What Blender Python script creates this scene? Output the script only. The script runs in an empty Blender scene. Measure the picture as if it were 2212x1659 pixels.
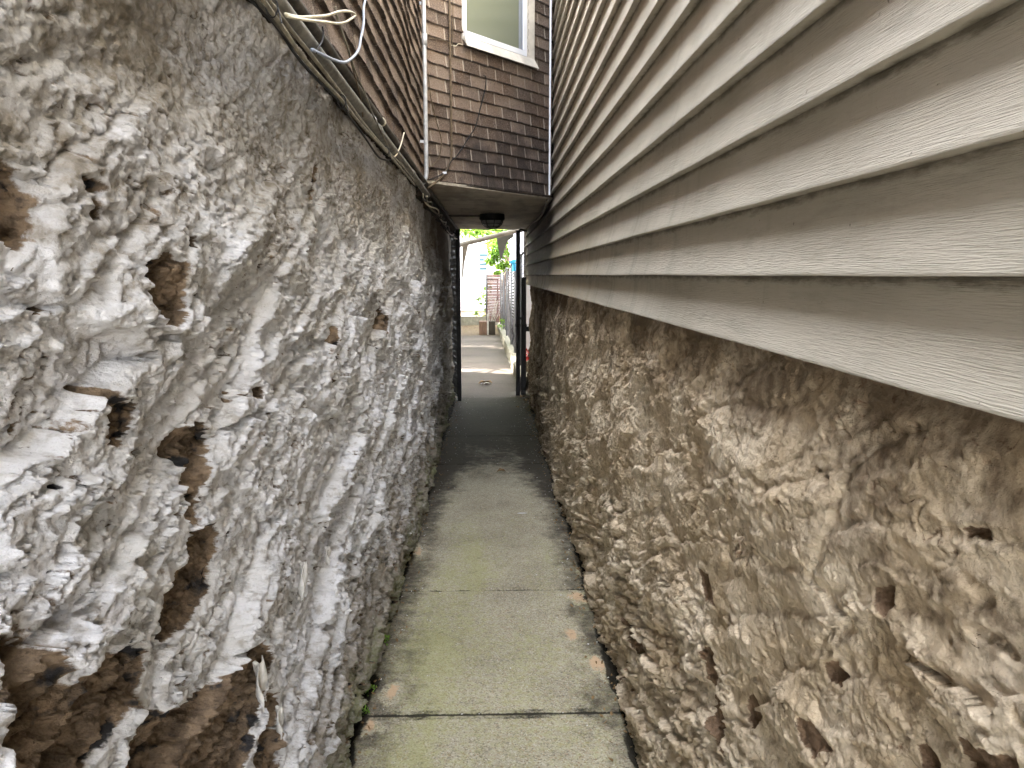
import bpy, bmesh, math, random
import numpy as np
from mathutils import Vector, Matrix, Euler
random.seed(7); rng = np.random.default_rng(11)
SC = bpy.context.scene; C = SC.collection
R = math.radians; PI = math.pi
# ------------------------------------------------------------------ camera
FPX = 1662.0
PITCH, YAW, EYE = 8.08, -1.52, 1.5
cd = bpy.data.cameras.new('camera'); cam = bpy.data.objects.new('camera', cd); C.objects.link(cam)
cd.sensor_width = 36; cd.lens = FPX/2212*36; cd.clip_start = 0.02; cd.clip_end = 500
cam.location = (0, 0, EYE); cam.rotation_euler = (R(90-PITCH), 0, R(YAW))
SC.camera = cam
CM = cam.rotation_euler.to_matrix()
def ray(px, py): return CM @ Vector(((px-1106)/FPX, -(py-829.5)/FPX, -1))
def on(px, py, n, c):                       # point of a wall plane n.p = c seen along a photo ray (used once, to measure)
    d = ray(px, py); o = Vector((0, 0, EYE)); n = Vector(n)
    return o + d*((c-n.dot(o))/n.dot(d))
def onx(px, py, x): return on(px, py, (1, 0, 0), x)
def ony(px, py, y): return on(px, py, (0, 1, 0), y)
def onz(px, py, z=0.0): return on(px, py, (0, 0, 1), z)
# ------------------------------------------------------------------ noise
_TB = rng.random(8192).astype(np.float32)
_TC = np.cos(_TB*2*PI).astype(np.float32); _TS = np.sin(_TB*2*PI).astype(np.float32)
def _hi(ix, iy, s):
    ix = np.asarray(ix).astype(np.int32); iy = np.asarray(iy).astype(np.int32)
    with np.errstate(over='ignore'):
        h = ix*np.int32(73856093) ^ iy*np.int32(19349663) ^ np.int32((s*83492791+12345) & 0x7fffffff)
        h = h ^ ((h >> 13) & 0x7ffff); h = h*np.int32(1274126177)
    return (h >> 15) & 8191
def _hash(ix, iy, s): return _TB[_hi(ix, iy, s)]
def vn(x, y, s=0):
    """gradient noise, about -1..1"""
    x = np.asarray(x, np.float32); y = np.asarray(y, np.float32)
    x, y = np.broadcast_arrays(x, y)
    x0 = np.floor(x); y0 = np.floor(y); fx = x-x0; fy = y-y0
    ux = fx*fx*fx*(fx*(fx*6-15)+10); uy = fy*fy*fy*(fy*(fy*6-15)+10)
    ix = x0.astype(np.int32); iy = y0.astype(np.int32)
    def g(dx, dy):
        k = _hi(ix+dx, iy+dy, s)
        return _TC[k]*(fx-dx)+_TS[k]*(fy-dy)
    a = g(0, 0); b = g(1, 0); c = g(0, 1); d = g(1, 1)
    p = a+(b-a)*ux; q = c+(d-c)*ux
    return 1.5*(p+(q-p)*uy)
def fbm(x, y, s=0, o=4, gain=.5):
    r = 0; a = 1.; t = 0
    for i in range(o):
        r = r+a*vn(x*2**i+7.3*i, y*2**i+3.1*i, s+i); t += a; a *= gain
    return r/t
def ridged(x, y, s=0, o=3):
    r = 0; a = 1.; t = 0
    for i in range(o):
        r = r+a*(1-2*np.abs(vn(x*2**i, y*2**i, s+i))); t += a; a *= .5
    return r/t
def worley(x, y, s=0, jit=.9):
    """f1, f2, id hashes, offsets to the nearest feature"""
    x = x.astype(np.float32); y = y.astype(np.float32); x0 = np.floor(x); y0 = np.floor(y)
    f1 = np.full(x.shape, 9., np.float32); f2 = f1.copy(); ia = np.zeros(x.shape, np.float32); ib = ia.copy(); ox = ia.copy(); oy = ia.copy()
    for dx in (-1, 0, 1):
        for dy in (-1, 0, 1):
            cx = x0+dx; cy = y0+dy
            px = cx+.5+jit*(_hash(cx, cy, s)-.5); py = cy+.5+jit*(_hash(cx, cy, s+1)-.5)
            d = np.hypot(x-px, y-py)
            n = d < f1
            f2 = np.where(n, f1, np.minimum(f2, d)); f1 = np.where(n, d, f1)
            ia = np.where(n, _hash(cx, cy, s+2), ia); ib = np.where(n, _hash(cx, cy, s+3), ib)
            ox = np.where(n, x-px, ox); oy = np.where(n, y-py, oy)
    return f1, f2, ia, ib, ox, oy
def ss(a, b, x):
    t = np.clip((x-a)/(b-a), 0, 1); return t*t*(3-2*t)
def poly_sd(u, v, pts):
    """signed distance to a polygon, negative inside"""
    n = len(pts); d = np.full(u.shape, 9.); ins = np.zeros(u.shape, bool)
    for i in range(n):
        ax, ay = pts[i]; bx, by = pts[(i+1) % n]
        ex, ey = bx-ax, by-ay; wx = u-ax; wy = v-ay
        t = np.clip((wx*ex+wy*ey)/(ex*ex+ey*ey+1e-12), 0, 1)
        d = np.minimum(d, np.hypot(wx-ex*t, wy-ey*t))
        c = ((ay > v) != (by > v)) & (u < (bx-ax)*(v-ay)/((by-ay) if abs(by-ay) > 1e-9 else 1e-9)+ax)
        ins ^= c
    return np.where(ins, -d, d)
# ------------------------------------------------------------------ objects
def link(o, mat, parent):
    C.objects.link(o)
    if mat: o.data.materials.append(mat)
    if parent:
        o.parent = parent
        l = parent.location.copy(); p = parent.parent
        if p is None and parent.type == 'EMPTY': o.matrix_parent_inverse = Matrix.Translation(-l)
    return o
def thing(name, label, cat, loc=(0, 0, 0), group=None):
    o = bpy.data.objects.new(name, None); C.objects.link(o); o.location = loc; o.empty_display_size = .1
    o['label'] = label; o['category'] = cat
    if group: o['group'] = group
    return o
def tag(o, label, cat, group=None, kind=None):
    o['label'] = label; o['category'] = cat
    if group: o['group'] = group
    if kind: o['kind'] = kind
    return o
def grid(name, P, mat, parent=None, attrs=None, smooth=True, flip=False):
    nu, nv = P.shape[:2]
    m = bpy.data.meshes.new(name)
    m.vertices.add(nu*nv); m.vertices.foreach_set('co', P.reshape(-1).astype(np.float32))
    idx = np.arange(nu*nv, dtype=np.int32).reshape(nu, nv)
    q = np.stack([idx[:-1, :-1], idx[1:, :-1], idx[1:, 1:], idx[:-1, 1:]], -1).reshape(-1, 4)
    if flip: q = q[:, ::-1]
    nf = len(q)
    m.loops.add(nf*4); m.loops.foreach_set('vertex_index', q.reshape(-1))
    m.polygons.add(nf); m.polygons.foreach_set('loop_start', np.arange(nf, dtype=np.int32)*4)
    m.update(calc_edges=True)
    m.polygons.foreach_set('use_smooth', np.full(nf, smooth))
    for k, a in (attrs or {}).items():
        at = m.attributes.new(k, 'FLOAT', 'POINT'); at.data.foreach_set('value', a.reshape(-1).astype(np.float32))
    m.update()
    return link(bpy.data.objects.new(name, m), mat, parent)
class MB:
    def __init__(s): s.v = []; s.f = []
    def add(s, vs, fs):
        b = len(s.v); s.v += [tuple(p) for p in vs]; s.f += [tuple(b+i for i in f) for f in fs]; return s
    def box(s, x0, x1, y0, y1, z0, z1, M=None):
        vs = [Vector((x, y, z)) for z in (z0, z1) for y in (y0, y1) for x in (x0, x1)]
        if M is not None: vs = [M @ p for p in vs]
        return s.add(vs, [(0, 2, 3, 1), (4, 5, 7, 6), (0, 1, 5, 4), (2, 6, 7, 3), (0, 4, 6, 2), (1, 3, 7, 5)])
    def prism(s, pts, d):                     # polygon pts (3D) extruded along d
        n = len(pts); d = Vector(d); a = [Vector(p) for p in pts]
        return s.add(a+[p+d for p in a], [tuple(range(n))[::-1], tuple(range(n, 2*n))]+[(i, (i+1) % n, n+(i+1) % n, n+i) for i in range(n)])
    def tube(s, pts, r, n=8, cap=True):
        pts = [Vector(p) for p in pts]; rs = r if hasattr(r, '__len__') else [r]*len(pts)
        b = len(s.v); up = Vector((.13, .21, .97)); prev = None
        for i, p in enumerate(pts):
            t = (pts[min(i+1, len(pts)-1)]-pts[max(i-1, 0)]).normalized()
            a = prev if prev is not None else (up if abs(t.dot(up)) < .95 else Vector((1, 0, 0)))
            a = (a-t*a.dot(t)).normalized(); prev = a; c = t.cross(a)
            for k in range(n):
                w = 2*PI*k/n; s.v.append(tuple(p+(a*math.cos(w)+c*math.sin(w))*rs[i]))
        for i in range(len(pts)-1):
            for k in range(n):
                s.f.append((b+i*n+k, b+i*n+(k+1) % n, b+(i+1)*n+(k+1) % n, b+(i+1)*n+k))
        if cap: s.f += [tuple(b+k for k in range(n))[::-1], tuple(b+(len(pts)-1)*n+k for k in range(n))]
        return s
    def lathe(s, prof, c, axis='z', n=24):    # prof: (radius, offset) pairs
        b = len(s.v)
        for r, h in prof:
            for k in range(n):
                w = 2*PI*k/n; s.v.append((c[0]+r*math.cos(w), c[1]+r*math.sin(w), c[2]+h))
        for i in range(len(prof)-1):
            for k in range(n): s.f.append((b+i*n+k, b+i*n+(k+1) % n, b+(i+1)*n+(k+1) % n, b+(i+1)*n+k))
        s.f += [tuple(b+k for k in range(n))[::-1], tuple(b+(len(prof)-1)*n+k for k in range(n))]
        return s
    def build(s, name, mat, parent=None, smooth=False, bevel=0):
        m = bpy.data.meshes.new(name); m.from_pydata(s.v, [], s.f); m.update()
        bm = bmesh.new(); bm.from_mesh(m); bmesh.ops.recalc_face_normals(bm, faces=bm.faces)
        if bevel: bmesh.ops.bevel(bm, geom=bm.edges[:], offset=bevel, segments=2, affect='EDGES', profile=.7)
        bm.to_mesh(m); bm.free()
        if smooth: m.polygons.foreach_set('use_smooth', [True]*len(m.polygons))
        o = bpy.data.objects.new(name, m)
        return link(o, mat, parent)
def spline(pts, n=8):
    pts = [Vector(p) for p in pts]; out = []
    for i in range(len(pts)-1):
        p0 = pts[max(i-1, 0)]; p1 = pts[i]; p2 = pts[i+1]; p3 = pts[min(i+2, len(pts)-1)]
        for k in range(n):
            t = k/n
            out.append(.5*((2*p1)+(p2-p0)*t+(2*p0-5*p1+4*p2-p3)*t*t+(3*p1-p0-3*p2+p3)*t**3))
    return out+[pts[-1]]
# ------------------------------------------------------------------ materials
class N:
    def __init__(s, name, rough=.8, spec=.3):
        s.m = bpy.data.materials.new(name); s.m.use_nodes = True; s.t = s.m.node_tree
        s.b = s.t.nodes['Principled BSDF']; s.b.inputs['Roughness'].default_value = rough
        s.b.inputs['Specular IOR Level'].default_value = spec; s._co = None
    def nd(s, k, **kw):
        n = s.t.nodes.new(k)
        for a, b in kw.items(): setattr(n, a, b)
        return n
    def L(s, a, b): s.t.links.new(a, b)
    def co(s):
        if not s._co: s._co = s.nd('ShaderNodeTexCoord').outputs['Object']
        return s._co
    def mp(s, sc, loc=(0, 0, 0)):
        n = s.nd('ShaderNodeMapping'); s.L(s.co(), n.inputs[0]); n.inputs['Scale'].default_value = sc; n.inputs['Location'].default_value = loc
        return n.outputs[0]
    def noise(s, sc, det=4, rough=.55, dist=0, vec=None, loc=(0, 0, 0)):
        v = (sc, sc, sc) if not hasattr(sc, '__len__') else sc
        n = s.nd('ShaderNodeTexNoise'); n.inputs['Scale'].default_value = 1; n.inputs['Detail'].default_value = det
        n.inputs['Roughness'].default_value = rough; n.inputs['Distortion'].default_value = dist
        s.L(vec or s.mp(v, loc), n.inputs['Vector']); return n.outputs['Fac']
    def voro(s, sc, feat='F1', out='Distance', rnd=1):
        v = (sc, sc, sc) if not hasattr(sc, '__len__') else sc
        n = s.nd('ShaderNodeTexVoronoi', feature=feat); n.inputs['Scale'].default_value = 1; n.inputs['Randomness'].default_value = rnd
        s.L(s.mp(v), n.inputs['Vector']); return n.outputs[out]
    def ramp(s, f, a, b, c0=0., c1=1.):
        n = s.nd('ShaderNodeMapRange'); n.interpolation_type = 'SMOOTHSTEP'
        n.inputs[1].default_value = a; n.inputs[2].default_value = b; n.inputs[3].default_value = c0; n.inputs[4].default_value = c1
        s.L(f, n.inputs[0]); return n.outputs[0]
    def math(s, op, a, b=None, c=None):
        n = s.nd('ShaderNodeMath', operation=op)
        for i, x in enumerate((a, b, c)):
            if x is None: continue
            if isinstance(x, (int, float)): n.inputs[i].default_value = x
            else: s.L(x, n.inputs[i])
        return n.outputs[0]
    def mix(s, f, a, b, mode='MIX'):
        n = s.nd('ShaderNodeMix', data_type='RGBA', blend_type=mode)
        for i, x in ((0, f), (6, a), (7, b)):
            if isinstance(x, (int, float)): n.inputs[i].default_value = x
            elif isinstance(x, tuple): n.inputs[i].default_value = (*x, 1)
            else: s.L(x, n.inputs[i])
        return n.outputs[2]
    def attr(s, name): return s.nd('ShaderNodeAttribute', attribute_name=name).outputs['Fac']
    def xyz(s):
        n = s.nd('ShaderNodeSeparateXYZ'); s.L(s.co(), n.inputs[0]); return n.outputs
    def col(s, c):
        if isinstance(c, tuple): s.b.inputs['Base Color'].default_value = (*c, 1)
        else: s.L(c, s.b.inputs['Base Color'])
        return s
    def rough(s, f): s.L(f, s.b.inputs['Roughness']); return s
    def bump(s, f, dist=.002, strength=1.):
        n = s.nd('ShaderNodeBump'); n.inputs['Distance'].default_value = dist; n.inputs['Strength'].default_value = strength
        s.L(f, n.inputs['Height'])
        p = s.b.inputs['Normal']
        if p.is_linked: s.L(p.links[0].from_socket, n.inputs['Normal'])
        s.L(n.outputs[0], p); return s

def plain(name, c, rough=.7, spec=.3, metal=0, var=.25, sc=14., bump=0.):
    k = N(name, rough, spec); f = k.noise(sc, 5, .6)
    k.col(k.mix(k.ramp(f, .3, .7), tuple(x*(1-var) for x in c), tuple(min(1, x*(1+var*.6)) for x in c)))
    k.b.inputs['Metallic'].default_value = metal
    if bump: k.bump(k.noise(sc*8, 4), bump)
    return k.m
def stone_mat(name, paint, paint2, grime_shade, bare, bare2, dark, moss):
    k = N(name, .9, .12)
    fine = k.noise(220, 3, .6); med = k.noise(38, 5, .6); big = k.noise(5, 5, .6)
    c = k.mix(k.ramp(big, .35, .65), paint, paint2)
    c = k.mix(k.math('MULTIPLY', k.ramp(med, .50, .68), .45), c, grime_shade)
    g = k.math('ADD', k.attr('grime_shade'), k.math('MULTIPLY', k.math('SUBTRACT', med, .5), 1.1))
    c = k.mix(k.math('MULTIPLY', k.ramp(g, .25, .95), .85), c, grime_shade)
    mo = k.math('ADD', k.attr('moss'), k.math('MULTIPLY', k.math('SUBTRACT', k.noise(60, 4, .65), .5), 1.3))
    c = k.mix(k.math('MULTIPLY', k.ramp(mo, .35, .8), .75), c, moss)
    # exposed mortar and stone where the paint has fallen away
    bc = k.mix(k.ramp(k.noise(22, 6, .68), .38, .62), bare, bare2)
    bc = k.mix(k.math('MULTIPLY', k.ramp(fine, .5, .75), .5), bc, tuple(x*1.9 for x in bare2))
    dk = k.math('ADD', k.attr('dark'), k.math('MULTIPLY', k.math('SUBTRACT', med, .5), .8))
    bc = k.mix(k.ramp(dk, .42, .58), bc, dark)
    b = k.math('ADD', k.attr('bare'), k.math('MULTIPLY', k.math('SUBTRACT', k.noise(90, 5, .7), .5), .007))
    bf = k.ramp(b, -.0012, .0012)          # bare > 0: no paint
    c = k.mix(bf, c, bc)
    pit = k.math('MULTIPLY', k.ramp(k.noise((48, 44, 80), 4, .75, 1.4), .685, .705), .85)
    c = k.mix(pit, c, tuple(x*.35 for x in bare))
    k.col(c)
    k.bump(k.voro((70, 75, 120), 'F1', 'Distance'), .004, .45)
    k.bump(k.noise(150, 6, .68), .005, 1.)
    k.bump(k.noise((34, 40, 62), 7, .66), .014, .7)
    k.rough(k.ramp(bf, 0, 1, .72, .95))
    return k.m
M_left = stone_mat('whitewashed_stone', (.74, .735, .755), (.60, .585, .57), (.235, .195, .14), (.25, .18, .12), (.11, .08, .055), (.035, .034, .036), (.16, .17, .07))
M_right = stone_mat('tan_painted_stone', (.80, .675, .505), (.55, .43, .285), (.19, .135, .085), (.27, .18, .115), (.16, .105, .065), (.05, .04, .035), (.20, .19, .09))

def shingle_mat():
    k = N('brick_pattern_asphalt_shingle', .92, .15)
    t = k.attr('tone'); gr = k.noise(300, 2, .75); gr2 = k.noise(120, 4, .75)
    c = k.mix(k.ramp(t, 0, 1), (.07, .052, .043), (.20, .152, .12))
    c = k.mix(k.math('MULTIPLY', k.ramp(k.noise(3.0, 4), .45, .7), .6), c, (.125, .078, .05))
    c = k.mix(k.math('MULTIPLY', k.ramp(gr, .55, .66), .75), c, (.50, .41, .33))
    c = k.mix(k.ramp(gr2, .30, .44, 1, 0), c, (.03, .022, .018))
    so = k.math('ADD', k.attr('soot_lapshade'), k.math('MULTIPLY', k.math('SUBTRACT', k.noise(12, 4), .5), .9))
    c = k.mix(k.math('MULTIPLY', k.ramp(so, .35, 1.1), .75), c, (.035, .031, .032))
    c = k.mix(k.math('MULTIPLY', k.attr('mortar'), .9), c, (.50, .44, .37))
    k.col(c); k.bump(gr, .003, 1.); k.bump(gr2, .005, .8)
    return k.m
M_shingle = shingle_mat()

def siding_mat():
    k = N('embossed_vinyl_siding', .68, .18); x, y, z = k.xyz()
    # run-off grime: denser towards the passage under the house, long vertical streaks
    st = k.noise((1, 16, 1.1), 5, .65); st2 = k.noise((1, 30, 2.0), 4, .6); cl = k.noise((1, 1.6, 5), 4, .6)
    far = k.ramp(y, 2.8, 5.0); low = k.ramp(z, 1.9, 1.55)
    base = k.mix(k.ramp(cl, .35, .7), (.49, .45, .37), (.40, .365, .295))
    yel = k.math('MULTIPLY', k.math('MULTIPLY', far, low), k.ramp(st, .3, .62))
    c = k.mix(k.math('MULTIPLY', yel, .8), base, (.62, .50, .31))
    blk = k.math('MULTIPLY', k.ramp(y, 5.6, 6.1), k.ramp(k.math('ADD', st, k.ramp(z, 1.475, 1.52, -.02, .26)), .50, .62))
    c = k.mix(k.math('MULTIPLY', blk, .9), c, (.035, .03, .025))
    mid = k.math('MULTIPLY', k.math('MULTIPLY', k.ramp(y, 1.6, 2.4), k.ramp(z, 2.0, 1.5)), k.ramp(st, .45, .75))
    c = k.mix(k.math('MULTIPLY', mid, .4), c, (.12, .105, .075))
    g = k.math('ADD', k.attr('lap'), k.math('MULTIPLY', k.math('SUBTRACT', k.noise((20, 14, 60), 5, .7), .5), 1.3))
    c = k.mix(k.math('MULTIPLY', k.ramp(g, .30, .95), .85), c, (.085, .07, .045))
    c = k.mix(k.math('MULTIPLY', k.ramp(k.noise((8, 3, 22), 6, .75), .50, .72), .45), c, (.26, .235, .18))
    c = k.mix(k.math('MULTIPLY', k.ramp(k.noise((1, 7, .8), 6, .7), .52, .75), .35), c, (.22, .19, .14))
    c = k.mix(k.math('MULTIPLY', k.ramp(k.noise((90, 70, 90), 2, .5), .74, .78), .7), c, (.09, .075, .06))
    k.col(c)
    grain = k.noise((60, 22, 620), 3, .6, .12)
    k.bump(grain, .0036, .9)
    k.bump(k.noise((3, 2.2, 6), 3), .012, .25)
    return k.m
M_siding = siding_mat()

def path_mat():
    k = N('worn_concrete_slab', .95, .1)
    ag = k.voro(210, 'F1', 'Color'); agd = k.voro(210, 'F1', 'Distance'); hs = k.nd('ShaderNodeSeparateColor'); k.L(ag, hs.inputs[0])
    big = k.noise(2.2, 5, .6); med = k.noise(18, 5, .65)
    c = k.mix(k.ramp(big, .3, .7), (.48, .435, .32), (.34, .305, .225))
    c = k.mix(k.math('MULTIPLY', k.ramp(hs.outputs[0], .55, .9), .55), c, (.62, .58, .46))
    c = k.mix(k.math('MULTIPLY', k.ramp(hs.outputs[1], .72, .88), .5), c, (.09, .07, .05))
    c = k.mix(k.math('MULTIPLY', k.ramp(hs.outputs[2], .85, .95), .5), c, (.30, .17, .09))
    def over(att, col, lo, hi, amt, ns, w=1.0):
        nonlocal c
        f = k.math('ADD', k.attr(att), k.math('MULTIPLY', k.math('SUBTRACT', k.noise(ns, 5, .68), .5), w))
        c = k.mix(k.math('MULTIPLY', k.ramp(f, lo, hi), amt), c, col)
    over('moss', (.38, .385, .13), .25, 1.15, .46, 36, 2.2)
    over('sand', (.62, .42, .26), .4, .75, .8, 60, 1.1)
    over('stain_shade', (.036, .029, .023), .3, 1.05, .9, 16, 1.0)
    over('joint', (.02, .018, .014), .4, .7, .92, 60, .6)
    k.col(c)
    k.bump(agd, .0025, .5); k.bump(k.noise(260, 3), .0015, .5); k.bump(med, .006, .4)
    k.rough(k.ramp(med, .35, .7, .85, .98))
    return k.m
M_path = path_mat()
def court_mat():
    k = N('courtyard_concrete', .95, .1); x, y, z = k.xyz()
    c = k.mix(k.ramp(k.noise(1.3, 6, .6), .3, .7), (.115, .092, .076), (.088, .073, .062))
    c = k.mix(k.ramp(k.noise(60, 4, .6), .55, .75), c, (.20, .18, .155))
    dirt = k.ramp(k.math('ADD', y, k.math('MULTIPLY', k.noise(3, 4), 1.5)), 19.6, 20.6)
    c = k.mix(dirt, c, k.mix(k.ramp(k.noise(16, 5, .7), .4, .6), (.10, .065, .04), (.17, .13, .08)))
    for yj in (10.62, 13.3, 16.4):
        d = k.math('ABSOLUTE', k.math('SUBTRACT', y, yj)); c = k.mix(k.ramp(d, .006, .014, .8, 0), c, (.05, .04, .03))
    k.col(c); k.bump(k.noise(50, 5), .006, .5)
    return k.m
def wood_mat(name, a, b, sc=(3, 40, 60), rough=.8, grey=None):
    k = N(name, rough, .2); f = k.noise(sc, 5, .6, .6); c = k.mix(k.ramp(f, .35, .65), a, b)
    if grey: c = k.mix(k.math('MULTIPLY', k.ramp(k.noise((5, 1.5, 5), 5, .65), .42, .68), .8), c, grey)
    k.col(c); k.bump(f, .002, .6); return k.m
M_soffit = wood_mat('weathered_soffit_board', (.62, .56, .46), (.42, .37, .30), (2, 30, 30), .7, (.24, .20, .16))
M_darkwood = wood_mat('dark_rotten_wood', (.05, .035, .025), (.022, .017, .014), (30, 3, 40), .9)
M_black = plain('black_painted_iron', (.013, .013, .015), .55, .4, .0, .4, 60, .001)
M_iron = plain('flaking_black_paint', (.016, .016, .02), .35, .6, 0, .5, 90, .004)
M_galv = plain('galvanised_pipe', (.50, .51, .53), .45, .5, .3, .22, 25, .0006)
M_greypipe = plain('dusty_grey_conduit', (.20, .19, .165), .7, .3, 0, .35, 30, .001)
M_darkpipe = plain('dirty_dark_conduit', (.085, .075, .062), .75, .3, 0, .4, 30, .001)
M_cable = plain('dusty_cable_jacket', (.23, .205, .155), .7, .3, 0, .4, 35, .0008)
M_cream = plain('cream_cable', (.62, .56, .42), .5, .4, 0, .15, 30)
M_bluegrey = plain('blue_grey_cable', (.30, .34, .42), .45, .4, 0, .15, 30)
M_brown = plain('brown_cable', (.13, .095, .06), .7, .3, 0, .35, 40)
M_blackcable = plain('black_cable', (.018, .017, .018), .6, .3, 0, .3, 40)
M_white = plain('white_vinyl', (.72, .74, .80), .4, .4, 0, .07, 6)
M_trim = plain('cream_flashing', (.60, .56, .50), .5, .35, 0, .2, 9, .0008)
M_caulk = plain('dirty_caulk', (.44, .41, .37), .8, .2, 0, .4, 60, .002)
M_court = court_mat()
M_kerb = plain('rough_kerb_concrete', (.19, .17, .125), .9, .2, 0, .25, 12, .004)
M_fpost = plain('grey_fence_pipe', (.13, .128, .13), .6, .3, .1, .2, 12)
M_slat = plain('dark_fence_slat', (.03, .024, .025), .7, .3, 0, .4, 7)
M_redslat = plain('red_brown_slat', (.17, .085, .075), .75, .3, 0, .35, 5)
M_wire = plain('fence_wire', (.06, .058, .05), .5, .4, .3, .15, 12)
M_whouse = plain('white_house_wall', (.82, .82, .84), .7, .3, 0, .06, 1.5)
M_lav = plain('pale_lavender_siding', (.64, .63, .72), .7, .3, 0, .08, 2)
M_roof = plain('grey_roof', (.33, .29, .27), .9, .2, 0, .3, 4)
M_leaf = N('fresh_green_leaf', .5, .3)
_f = M_leaf.noise(1.8, 4); M_leaf.col(M_leaf.mix(M_leaf.ramp(_f, .35, .65), (.07, .16, .02), (.17, .28, .05)))
M_leaf.b.inputs['Subsurface Weight'].default_value = 0
_t = M_leaf.nd('ShaderNodeBsdfTranslucent'); _t.inputs[0].default_value = (.26, .42, .06, 1)
_mx = M_leaf.nd('ShaderNodeMixShader'); _mx.inputs[0].default_value = .5
M_leaf.L(M_leaf.b.outputs[0], _mx.inputs[1]); M_leaf.L(_t.outputs[0], _mx.inputs[2])
M_leaf.L(_mx.outputs[0], M_leaf.t.nodes['Material Output'].inputs[0]); M_leaf = M_leaf.m
M_bark = plain('tree_bark', (.12, .09, .065), .9, .2, 0, .4, 8, .01)
M_dryleaf = plain('dry_leaf', (.24, .15, .07), .8, .2, 0, .45, 30)
M_tarp = plain('grey_canvas', (.20, .20, .185), .9, .1, 0, .15, 5)
M_beige = plain('weathered_beige_timber', (.42, .38, .32), .8, .2, 0, .3, 8, .003)
M_planter = wood_mat('reddish_planter_wood', (.19, .115, .075), (.13, .075, .05), (30, 30, 3))
M_planterd = wood_mat('dark_planter_wood', (.06, .045, .03), (.035, .028, .02), (30, 30, 3))
M_red = plain('red_flower', (.45, .03, .02), .6, .3, 0, .4, 60)
M_blue = plain('blue_clamp', (.05, .38, .62), .5, .4, 0, .15, 20)
M_chip = plain('white_paint_chip', (.62, .60, .57), .7, .3, 0, .2, 60)
M_weed = plain('weed_leaf', (.16, .28, .04), .6, .3, 0, .35, 60)
M_earth = plain('ground_surface', (.17, .155, .135), .95, .15, 0, .25, .8, .01)
M_street = plain('pavement_concrete', (.33, .31, .28), .9, .2, 0, .2, 2, .004)
kg = N('window_glass', .08, .6); kg.col((.16, .175, .13)); kg.b.inputs['Metallic'].default_value = 0
M_glass = kg.m
M_screen = plain('insect_screen_frame', (.22, .24, .28), .6, .3, 0, .1, 9)
kb = N('blue_window_blind', .6, .3); kb.col((.03, .075, .09)); M_blind = kb.m
kl = N('lamp_glass', .15, .5); kl.col((.28, .29, .28)); M_lampglass = kl.m

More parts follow.
